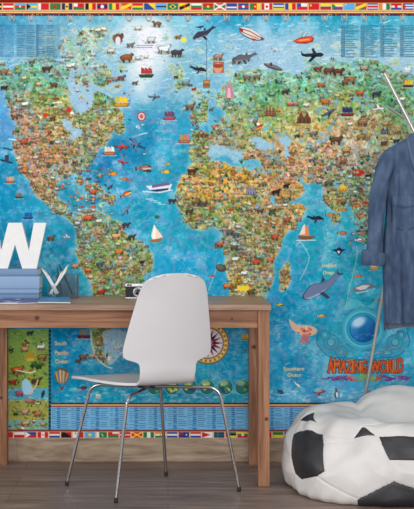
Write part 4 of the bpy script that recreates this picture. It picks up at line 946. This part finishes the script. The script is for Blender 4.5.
# glass with white pencils
gy_ = 5.535
gls = empty('pencil_glass', (X(53.5,gy_), gy_, .7502), 'clear glass tumbler holding white pencils, beside the blue books', 'glass')
glass_m = mat('clear_glass', (240,245,246), .05, 0, .5, **{'Transmission Weight': 1.0, 'IOR': 1.3})
b = nb(); H_ = .062
lathe(b, [(.001,0),(.022,0),(.0235,.003),(.026,H_),(.0245,H_),(.0222,.006),(.001,.0055)], 32); obj('tumbler', b, glass_m, gls)
def pencil(name, x0, y0, x1, y1, Y0, Y1, body, tip, label, cat, grp, r=.0034, tipwhere=1):
    a = Vector((X(x0, Y0), Y0, Z(y0, Y0))); c = Vector((X(x1, Y1), Y1, Z(y1, Y1)))
    e = empty(name, a, label, cat, 0, grp); d = (c-a); n = d.normalized(); L_ = d.length
    q = Vector((0,0,1)).rotation_difference(n).to_matrix().to_4x4()
    b = nb(); lathe(b, [(r,0),(r,L_-.014)], 6); bmesh.ops.transform(b, matrix=q, verts=b.verts); obj('barrel', b, body, e, True, angle=30)
    b = nb(); lathe(b, [(r,L_-.0139),(r*.45,L_-.004),(.0004,L_)], 12); bmesh.ops.transform(b, matrix=q, verts=b.verts); obj('tip', b, tip, e)
white_p = mat('white_pencil', (238,235,230), .45); wood_tip = noisy('bare_wood_tip', [(216,192,164),(226,204,176)], nscale=80); grey_p = mat('grey_graphite', (50,50,54), .4)
blue_p = mat('blue_plastic', (62,118,168), .35); navy = mat('dark_navy_plastic', (34,44,72), .3)
GY = gy_
for i, (x0, y0, x1, y1, dy, bm_, lab) in enumerate(((57.2,293.6,41.5,267.5,-.010,white_p,'white pencil leaning furthest left in the glass tumbler'),(55.6,293.8,44.6,269.5,.004,white_p,'white pencil leaning left, just right of the leftmost one'),
        (50.6,293.6,67.5,268.4,-.002,white_p,'white pencil leaning right out of the glass, the lower one'),(49.4,293.8,68.5,264.5,.010,white_p,'white pencil leaning furthest right out of the glass tumbler'),(58.4,293.2,46.8,273,-.004,white_p,'short white pencil low in the glass tumbler, leaning left'),(51.6,293.9,62.5,270.5,.006,white_p,'short white pencil leaning right in the middle of the glass'),(53.0,294.0,49.2,264.0,.014,blue_p,'white and blue pen standing almost upright in the glass'))):
    pencil('pencil' if i < 6 else 'pen', x0, y0, x1, y1, GY+dy*.6, GY+dy, bm_, wood_tip if i < 6 else navy, lab, 'pencil' if i < 6 else 'pen', 'pencils in the glass tumbler')
# mesh cup with dark pens
my = 5.60
cup = empty('mesh_pen_cup', (X(67.5,my), my, .7502), 'square dark wire mesh cup holding pens, right of the glass tumbler', 'pen cup')
mesh_m = mat('grey_wire', (112,108,112), .5, .2)
cw = 10.2/(F/my); ch = 23.6/(F/my)
def lattice(bm, p0, ux, uz, w, h, n, m_, t=.00048):
    for k in range(n+1):
        a = p0+ux*(w*k/n); tube(bm, [a, a+uz*h], t, 4)
    for k in range(m_+1):
        a = p0+uz*(h*k/m_); tube(bm, [a, a+ux*w], t, 4)
for (p0, ux) in ((Vector((-cw,-cw,0)), Vector((1,0,0))),(Vector((-cw,cw,0)), Vector((1,0,0))),(Vector((-cw,-cw,0)), Vector((0,1,0))),(Vector((cw,-cw,0)), Vector((0,1,0)))):
    b = nb(); lattice(b, p0, ux, Vector((0,0,1)), cw*2, ch, 17, 20); obj('mesh_side', b, mesh_m, cup, False)
b = nb(); r_ = [(-cw,-cw,ch),(cw,-cw,ch),(cw,cw,ch),(-cw,cw,ch)]
for k in range(4): tube(b, [r_[k], r_[(k+1)%4]], .0013, 8)
obj('rim', b, mesh_m, cup)
b = nb(); box(b, -cw, cw, -cw, cw, 0, .0015); obj('base', b, mesh_m, cup, False)
pencil('ballpoint_pen', 72.5,294.5,58.5,263.5, my+.01, my-.012, navy, grey_p, 'dark ballpoint pen leaning left across the wire mesh cup', 'pen', 'pens in the mesh cup', .0038)
pencil('ballpoint_pen', 62,294.5,57.0,266.5, my+.02, my+.01, mat('teal_plastic',(40,90,110),.3), grey_p, 'teal pen leaning left at the back of the mesh cup', 'pen', 'pens in the mesh cup', .0034)
# compact camera
ky = 5.56
cm = empty('film_camera', (X(139,ky), ky, .7502), 'black and silver compact film camera on the desk behind the chair back', 'camera')
k_ = F/ky; s2 = lambda v: v/k_
leather = noisy('black_leatherette', [(34,34,37),(46,46,50)], nscale=500, rough=.6, bump=.5); silver = mat('satin_silver', (188,188,190), .3, .7)
b = nb(); box(b, -s2(13.4), s2(13.4), -.012, .014, 0, s2(12.2)); obj('body', b, leather, cm, False, .002, 3)
b = nb(); box(b, -s2(13.5), s2(13.5), -.0125, .0145, s2(12.25), s2(15.2)); obj('top_plate', b, silver, cm, False, .0014, 3)
b = nb(); box(b, -s2(13.6), s2(13.6), -.0127, -.0121, s2(.4), s2(1.6)); obj('trim_strip', b, silver, cm, False)
ln = nb(); lathe(ln, [(s2(5.2),-.012),(s2(5.2),-.020),(s2(4.6),-.0215),(s2(4.6),-.026),(s2(4.1),-.027),(s2(3.2),-.0262),(s2(3.0),-.0235),(.0005,-.0235)], 32, (s2(-.8),0,s2(6.6)), 'Y'); lens = obj('lens_barrel', ln, silver, cm)
ln = nb(); lathe(ln, [(s2(2.9),-.0236),(s2(2.2),-.0255),(.0005,-.0262)], 28, (s2(-.8),0,s2(6.6)), 'Y'); lg = obj('lens_glass', ln, mat('dark_lens', (20,22,30), .08), cm); lg.parent = lens
b = nb(); box(b, s2(-12), s2(-7), -.0132, -.0126, s2(13), s2(14.6)); obj('viewfinder', b, black_rub, cm, False)
b = nb(); lathe(b, [(s2(1.6),s2(15.2)),(s2(1.6),s2(16.4)),(s2(1.2),s2(16.6))], 16, (s2(9),0,0)); obj('shutter_button', b, silver, cm)

# ------------------------------------------------------------------ coat stand of three leaning poles
pole_m = mat('painted_metal', (196,192,188), .3, .65)
stand = empty('coat_stand', (X(410,5.3), 5.3, 0), 'leaning pale metal pole coat stand behind the football beanbag, holding the shirt', 'coat stand')
sx, sy = stand.location.x, stand.location.y
def wp(px, py, Y): return Vector((X(px, Y)-sx, Y-sy, Z(py, Y)))
def extend(a, c, z):      # continue the line a->c to height z
    t = (z-a.z)/(c.z-a.z); return a+(c-a)*t
a = wp(384.5,73,5.47); c = wp(414,131,5.46); f_ = extend(a, c, .004); b = nb(); tube(b, [a, (a+c)/2, c, f_], .0078, 14); obj('pole', b, pole_m, stand)
b = nb(); tube(b, [a-(c-a).normalized()*.001, a-(c-a).normalized()*.012], .0088, 14); obj('end_cap', b, mat('brown_cap', (110,90,80), .5), stand)
a2 = wp(365.5,394,5.68); c2 = wp(378.5,318,5.635); f2_ = extend(a2, c2, .004); t2_ = wp(411,133,5.478)
b = nb(); tube(b, [f2_, a2, c2, t2_], .0078, 14); obj('pole', b, pole_m, stand)
a3 = wp(387.5,106.5,5.41); c3 = wp(404.5,118.5,5.455)
b = nb(); tube(b, [a3, c3], .0046, 12); obj('peg', b, pole_m, stand)
b = nb(); tube(b, [wp(421,141,5.44), Vector((X(560,5.2)-sx, 5.1-sy, .004))], .0078, 14); obj('pole', b, pole_m, stand)

# ------------------------------------------------------------------ hanger and denim shirt
SY = 5.34; SXC = 436.0
wire = mat('steel_hanger', (150,150,155), .25, .9)
hg = empty('clothes_hanger', (X(SXC,SY), SY, Z(100,SY)), 'steel wire clothes hanger under the denim shirt collar', 'hanger')
def hp(px, py, dy=0): return Vector((X(px, SY)-hg.location.x, dy, Z(py, SY)-hg.location.z))
b = nb(); tube(b, [hp(421,151,.09),hp(419,144,.11),hp(423,139,.10),hp(430,138,.06),hp(434,141,.02),hp(SXC,146,0)], .0022, 8); obj('hook', b, wire, hg)
b = nb(); tube(b, [hp(SXC,146),hp(393,160),hp(394,163),hp(SXC,163),hp(478,163),hp(479,160),hp(SXC,146)], .0022, 8); obj('shoulder_wire', b, wire, hg)

den = noisy('washed_denim', [(62,78,105),(74,92,120),(92,109,136)], scale=(1,1,.45), nscale=34, detail=10, rough=.85, bump=.6, bscale=420, pos=[.3,.5,.72], spec=.15)
den2 = noisy('denim_inside', [(104,114,134),(126,136,156)], nscale=40, detail=6, rough=.9, bump=.4, bscale=420, spec=.1)
stitch = mat('pale_stitching', (128,138,158), .8)
shirt = empty('denim_shirt', (X(SXC,SY), SY, Z(240,SY)), 'faded blue long sleeved denim shirt with rolled cuffs on the leaning stand', 'shirt')
gx0, gz0 = shirt.location.x, shirt.location.z
def sp_(px, py, dy=0): return Vector((X(px, SY)-gx0, dy, Z(py, SY)-gz0))
KS = F/SY
# body: stacked rings (x half width in px from centre, centre shift, depth in m)
rings = [(136,27,.034),(139,30,.042),(144,40,.050),(148,46,.054),(153,52,.056),(160,54,.058),(172,52.5,.062),(186,51,.064),(205,50,.062),(225,50.4,.060),(248,52,.060),(272,52.5,.062),(296,53,.064),(316,53,.065),(326,52.6,.066)]
rings = crom(rings, 5)
b = nb(); N = 112; rr_ = []
def fold(u, py):      # hanging folds, stronger towards the hem
    s_ = max(0, min(1, (py-150)/150))
    rd = lambda t: (1-abs(math.sin(t)))**2
    s3 = .0085*rd(u*5.2+.35-.0035*py)-.0075*rd(u*8.3+1.1+.0025*py)+.005*rd(u*12.5+.4+.004*py)
    return s3*(.45+1.5*s_)+(.010*math.sin(u*15+1.2+.006*py)+.007*math.sin(u*27+.9-.01*py)+.004*math.sin(u*47+py*.02))*(.30+.9*s_) + .0018*math.sin(u*9+py*.21)*(1-s_)
for (py, hw, dep) in rings:
    ring = []
    for k in range(N):
        an = 2*math.pi*k/N
        cx_, sy_ = math.cos(an), math.sin(an)
        ex = math.copysign(abs(cx_)**.75, cx_)*hw; dy = math.copysign(abs(sy_)**.8, sy_)*dep
        dip = (1.5*math.sin(ex*.09+.8)+2*(sy_ < 0)*(-1)*(abs(ex)/50)**2*1.0) if py > 300 else 0
        dip += 0 if py <= 300 else (4.0 if sy_ > 0 else -1.5)
        fy_ = fold(ex/50+(3 if sy_ > 0 else 0), py)*(abs(sy_)**.4)
        p = sp_(SXC+ex+ (1.0*math.sin(py*.045)), py+dip*min(1, max(0, (py-300)/20)), dy-(fy_ if sy_ < 0 else -fy_))
        ring.append(b.verts.new(p))
    rr_.append(ring)
for r0, r1 in zip(rr_, rr_[1:]):
    for k in range(N): b.faces.new((r0[k], r0[(k+1)%N], r1[(k+1)%N], r1[k]))
o = obj('shirt_body', b, [den, den2], shirt, True, angle=80)
sm = o.modifiers.new('cloth_thickness', 'SOLIDIFY'); sm.thickness = .0016; sm.offset = -1; sm.material_offset = 1; sm.material_offset_rim = 0
def clothtube(pts, ra, rb, name, parent, mt, seed=1, wr=.004, n=40, inner=True, thick=.0016):
    """sleeve: centre line points (px,py,dy), half widths in px, depth radii in m"""
    cl = crom([(*p, a_, b_) for p, a_, b_ in zip(pts, ra, rb)], 9)
    bm = nb(); R_ = []
    for i, (px, py, dy, a_, b_) in enumerate(cl):
        i0_ = max(0, i-1); i1_ = min(len(cl)-1, i+1)
        tx = cl[i1_][0]-cl[i0_][0]; ty = cl[i1_][1]-cl[i0_][1]; tl = math.hypot(tx, ty) or 1
        nx, ny = -ty/tl, tx/tl; ring = []
        for k in range(n):
            an = 2*math.pi*k/n; c_, s_ = math.cos(an), math.sin(an)
            w_ = 1+.10*math.sin(3*an+seed+py*.035)+.06*math.sin(5*an-py*.09+seed)
            cr_ = wr*math.sin(py*.33+seed+an*1.3)*.35
            ring.append(bm.verts.new(sp_(px+nx*a_*c_*w_, py+ny*a_*c_, dy+b_*s_*w_+cr_)))
        R_.append(ring)
    for r0, r1 in zip(R_, R_[1:]):
        for k in range(n): bm.faces.new((r0[k], r0[(k+1)%n], r1[(k+1)%n], r1[k]))
    o_ = obj(name, bm, mt, parent, True, angle=80)
    s_ = o_.modifiers.new('cloth_thickness', 'SOLIDIFY'); s_.thickness = thick; s_.offset = -1
    return o_
for sgn in (1, -1):
    fx_ = (lambda px: px) if sgn == 1 else (lambda px: 2*SXC-px)
    sl = clothtube([(fx_(398),151,.0),(fx_(389.5),160,-.004),(fx_(382),180,-.008),(fx_(377.6),200,-.012),(fx_(375),225,-.016),(fx_(373.4),246,-.022),(fx_(373),256,-.024)],
              [6.5,9.4,8.8,8.0,7.5,7.8,8.2],[.030,.040,.043,.040,.036,.034,.034],'sleeve', shirt, den, 1.3*sgn)
    cf = clothtube([(fx_(373),251,-.023),(fx_(372.6),253.5,-.024),(fx_(371.6),262,-.026),(fx_(371.4),265,-.027)],[10.0,11.4,11.2,9.6],[.040,.043,.043,.040],'rolled_cuff', shirt, den, .4, .008, 40, thick=.004); cf.parent = sl
# collar: standing band and two folded leaves
b = nb()
def leaf(bm, pts, th=.0035):
    """closed outline of 3d points turned into a thin cushion"""
    f = [bm.verts.new(p) for p in pts]; g = [bm.verts.new(p+Vector((0, th, 0))) for p in pts]; n = len(pts)
    bm.faces.new(f); bm.faces.new(g[::-1])
    for k in range(n): bm.faces.new((f[k], g[k], g[(k+1)%n], f[(k+1)%n]))
b = nb()
cl_ = []
for k in range(25):
    an = math.pi*2*k/24; cl_.append(sp_(SXC+27*math.cos(an), 139+4*(-math.sin(an)), math.sin(an)*.040))
tube(b, cl_, .006, 8, caps=False); obj('collar_band', b, den2, shirt)
# front placket with buttons, chest pockets with flaps, hem stitching
def ysurf(px, py):
    hw = np.interp(py, [r[0] for r in rings], [r[1] for r in rings]); dep = np.interp(py, [r[0] for r in rings], [r[2] for r in rings])
    ex = px-SXC; c_ = min(.999, abs(ex)/hw)**(1/.75); s_ = math.sqrt(1-c_*c_)
    return -(s_**.8)*dep-fold(ex/50, py)*(s_**.4)
def patch(name, x0, x1, y0, y1, off=.0022, mt=den, nx=14, ny=14, shape=None, parent=shirt, thick=.002):
    bm = nb(); g = []
    for j in range(ny+1):
        row = []
        for i in range(nx+1):
            px = x0+(x1-x0)*i/nx; py = y0+(y1-y0)*j/ny
            if shape: px, py = shape(i/nx, j/ny, px, py)
            row.append(bm.verts.new(sp_(px, py, ysurf(px, py)-off)))
        g.append(row)
    for j in range(ny):
        for i in range(nx): bm.faces.new((g[j][i], g[j][i+1], g[j+1][i+1], g[j+1][i]))
    o_ = obj(name, bm, mt, parent, True, angle=80); s_ = o_.modifiers.new('cloth', 'SOLIDIFY'); s_.thickness = thick; s_.offset = 0
    return o_
for sgn in (1, -1):
    q = (lambda px: px) if sgn == 1 else (lambda px: 2*SXC-px)
    cp = [(409,133.5),(405,139),(404.5,144),(406.5,156),(411.5,173),(418,165),(425,157),(432,152),(428,145),(423,140),(414,134.5)]
    edge_ = [sp_(q(x), y, min(ysurf(q(x), y), -.018)-.0085) for x, y in cp]
    b = nb(); leaf(b, edge_, .003); lf_ = obj('collar_leaf', b, den, shirt, False, .001)
    b = nb(); tube(b, [sp_(q(x+1.6), y-.5, min(ysurf(q(x+1.6), y), -.018)-.0095) for x, y in crom(cp[1:5], 5)], .0009, 6); s_ = obj('collar_stitching', b, stitch, lf_)
pk_shape = lambda u, v_, px, py: (px, py+(5*(1-abs(2*u-1)) if v_ > .9 else 0))
for sgn in (1, -1):
    q = (lambda px: px) if sgn == 1 else (lambda px: 2*SXC-px)
    pk = patch('chest_pocket', q(390), q(415), 199, 226, .0020, den, 14, 12, pk_shape)
    patch('pocket_flap', q(389.4), q(415.6), 196, 205, .0046, den, 14, 8, lambda u, v_, px, py: (px, py+(3.4*(1-abs(2*u-1)) if v_ > .9 else 0)), pk)
plk = patch('placket', 431, 441, 160, 322, .0022, den, 6, 60)
btn = mat('pewter_button', (150,150,150), .3, .8)
for k in range(6):
    py = 172+k*26; p = sp_(436, py, ysurf(436, py)-.0046)
    b = nb(); lathe(b, [(.0005,-.002),(.0048,-.002),(.0055,0),(.0048,.0012),(.0005,.0012)], 16, tuple(p), 'Y'); obj('button', b, btn, plk)

# ------------------------------------------------------------------ football beanbag
vin_w = noisy('white_vinyl', [(212,209,207),(222,219,217)], nscale=14, rough=.42, bump=.15, bscale=130, spec=.45)
vin_b = noisy('black_vinyl', [(38,38,42),(52,52,57)], nscale=14, rough=.42, bump=.2, bscale=130, spec=.5)
BX, BY = X(285, 5.22)+.475, 5.265
bag = empty('football_beanbag', (BX, BY, 0), 'saggy beanbag seat patterned like a football in white and black vinyl panels', 'beanbag')
def smoothstep(a_, b_, x): t = max(0, min(1, (x-a_)/(b_-a_))); return t*t*(3-2*t)
PROF = []
def bagpt(az, el):
    """az: 0 = towards +x, -90 = towards the viewer; el: 0 at the floor rim .. 1 at the top centre"""
    ca, sa = math.cos(az), math.sin(az)
    Rx, Ry = .47, .42
    # profile: vertical fat belly, then the top sinks towards the middle and rises to a back cushion
    prof0 = [(0,.86,0),(.04,.93,.004),(.10,.985,.035),(.25,1.0,.12),(.38,.965,.20),(.48,.885,.262),(.56,.78,.296),(.64,.64,.300),(.74,.46,.275),(.86,.24,.245),(1,0,.235)]
    if not PROF: PROF.extend(crom(prof0, 10))
    r = np.interp(el, [p[0] for p in PROF], [p[1] for p in PROF]); z = np.interp(el, [p[0] for p in PROF], [p[2] for p in PROF])
    sq = lambda v, p: math.copysign(abs(v)**p, v)
    low = smoothstep(.62, .1, el)
    x = Rx*r*((1-low)*ca+low*sq(ca, .72)); y = Ry*r*((1-low)*sa+low*sq(sa, .78))
    # raised backrest cushions on the far side: a low one at the left, a taller one at the right
    up = smoothstep(-.10, .14, y+.10*max(0, x))*smoothstep(.10, .55, el)*smoothstep(-.50, -.25, x)
    z += up*(.004+.066*smoothstep(-.20, .06, x)) - .022*up*math.exp(-((x+.135)/.03)**2)
    z -= .03*smoothstep(.2, .42, y)*up
    if y > 0: y *= .94
    # slump folds
    fr = smoothstep(.05, .3, el)*smoothstep(.98, .5, el)
    x += .008*math.sin(az*7+el*9)*fr; z += .007*math.sin(az*5+2+el*6)*fr
    y += .006*math.sin(az*9+el*4)*fr
    return Vector((x, y, z))
NA, NE = 440, 230
PANELS = [[(-176,.4),(-169,.433),(-154,.487),(-145,.487),(-139,.427),(-132,.273),(-137,.227),(-153,.16),(-161,.18),(-169,.273)],
 [(-179,.478),(-179,.575),(-158,.545)],[(-120,.533),(-110,.482),(-123.5,.465)],[(-108,.48),(-98,.493),(-89,.493),(-80,.487),(-78,.353),(-90,.35),(-100,.347)],
 [(-97,.22),(-88,.16),(-78,.09),(-76,.012),(-97,.012),(-114,.012),(-112,.09)],
 [(-58,.22),(-44,.36),(-30,.30),(-30,.14),(-50,.08)],[(-20,.44),(-4,.52),(8,.44),(4,.34),(-14,.34)],[(20,.22),(36,.30),(50,.20),(44,.06),(24,.06)],[(58,.46),(74,.54),(88,.46),(82,.32),(64,.32)],[(98,.22),(114,.30),(128,.20),(122,.06),(102,.06)],[(136,.42),(152,.5),(166,.42),(160,.28),(142,.28)]]
SEAMS = [[(-139,.43),(-126,.447),(-110,.484)],[(-100,.347),(-97,.22)],[(-137,.227),(-126,.173),(-112,.095)],[(-119,.545),(-112,.57),(-108,.60)],[(-161,.18),(-168,.09),(-168,.0)],[(-123,.465),(-139,.47),(-145,.487)],[(-177,.488),(-176,.40)],
 [(-80,.487),(-50,.46),(-20,.44)],[(-78,.353),(-58,.22)],[(-78,.09),(-50,.08)],[(-30,.3),(-14,.34)],[(-30,.14),(24,.06)],[(4,.34),(20,.22)],[(8,.44),(58,.46)],[(50,.2),(64,.32)],[(82,.32),(98,.22)],[(88,.46),(136,.42)],[(128,.2),(142,.28)],[(166,.42),(177,.488)],[(160,.28),(191,.273)]]
azs = np.arange(NA)*360/NA; azs = np.where(azs > 180, azs-360, azs)
GA = np.tile(azs[None, :], (NE+1, 1)); GE = np.tile((np.arange(NE+1)/NE)[:, None], (1, NA)); sa_, se_ = 360/NA, 1/NE
best = np.full(GA.shape, .60); NAz, NEl = GA.copy(), GE.copy()
for pl in PANELS:         # draw the mesh lines onto the panel borders so the edges are clean
    for (a0, e0), (a1, e1) in zip(pl, pl[1:]+pl[:1]):
        ux, uy = (a1-a0)/sa_, (e1-e0)/se_; wx, wy = (GA-a0)/sa_, (GE-e0)/se_
        t = np.clip((wx*ux+wy*uy)/(ux*ux+uy*uy), 0, 1); dd = np.hypot(wx-t*ux, wy-t*uy); m_ = dd < best
        best = np.where(m_, dd, best); NAz = np.where(m_, a0+t*(a1-a0), NAz); NEl = np.where(m_, e0+t*(e1-e0), NEl)
P_ = np.array([[bagpt(math.radians(NAz[j, i]), NEl[j, i]) for i in range(NA)] for j in range(NE+1)])
du = np.roll(P_, -1, 1)-np.roll(P_, 1, 1); dv = np.gradient(P_, axis=0); nn_ = np.cross(du, dv); nn_ /= np.linalg.norm(nn_, axis=-1, keepdims=True)+1e-9
def seamdist(pl):
    q = []
    for (a0, e0), (a1, e1) in zip(pl, pl[1:]):
        for t in np.linspace(0, 1, 14): q.append(bagpt(math.radians(a0+(a1-a0)*t), e0+(e1-e0)*t))
    q = np.array([tuple(v) for v in q]); d = np.full(P_.shape[:2], 9.)
    for v in q: d = np.minimum(d, np.linalg.norm(P_-v, axis=-1))
    return d
D_ = np.full(P_.shape[:2], 9.)
for pl in SEAMS+[p+[p[0]] for p in PANELS]: D_ = np.minimum(D_, seamdist(pl))
puff = .011*(1-np.exp(-(D_/.05)**2)) - .0035*np.exp(-(D_/.0045)**2)
# soft dents and radiating creases of slack vinyl
def dent(az, el, r, d, P=P_):
    c = np.array(tuple(bagpt(math.radians(az), el))); return d*np.exp(-(np.linalg.norm(P-c, axis=-1)/r)**2)
puff -= dent(-124,.40,.045,.020)+dent(-128,.36,.03,.010)+dent(-150,.52,.05,.012)+dent(-112,.28,.05,.010)+dent(-95,.42,.05,.006)
A_ = np.radians(azs)[None, :]; E_ = np.linspace(0, 1, NE+1)[:, None]
puff += .0040*np.sin(A_*17+E_*22)*np.exp(-((E_-.50)/.07)**2) + .0030*np.sin(A_*31-E_*30)*np.exp(-((E_-.05)/.06)**2) + .0035*np.sin(A_*9+E_*40+1)*np.exp(-((E_-.66)/.10)**2)
low_ = np.clip(E_*12, 0, 1)
P_ = P_+nn_*(puff*low_)[..., None]; P_[..., 2] = np.maximum(P_[..., 2], .0015)
w4 = lambda g: (g[:-1]+g[1:]+np.roll(g, -1, 1)[:-1]+np.roll(g, -1, 1)[1:])/4
caz = w4(NAz); cel = w4(NEl)
wrap_ = np.abs(np.roll(NAz, -1, 1)-NAz)[:-1] > 90; caz = np.where(wrap_, 180., caz)
own = np.zeros((NE, NA), int)
for k, pl in enumerate(PANELS):
    for sh in (0, 360, -360): own[inside([(a_+sh, e_) for a_, e_ in pl], caz, cel)] = k+1
def bagmesh(sel, name, mt):
    bm = nb(); vs = {}
    def gv(j, i):
        i %= NA
        if (j, i) not in vs: vs[(j, i)] = bm.verts.new(P_[j, i])
        return vs[(j, i)]
    for j in range(NE-1):
        for i in range(NA):
            if own[j, i] == sel: bm.faces.new((gv(j, i), gv(j, i+1), gv(j+1, i+1), gv(j+1, i)))
    if sel == 0:
        bm.faces.new([gv(NE-1, i) for i in range(NA)]); bm.faces.new([gv(0, i) for i in range(NA)][::-1])
    me = bpy.data.meshes.new(name); bm.to_mesh(me); bm.free(); me.materials.append(mt)
    for p in me.polygons: p.use_smooth = True
    o_ = bpy.data.objects.new(name, me); SC.collection.objects.link(o_); o_.parent = bag; return o_
bagmesh(0, 'white_cover', vin_w)
for k in range(len(PANELS)): bagmesh(k+1, 'black_panel', vin_b)
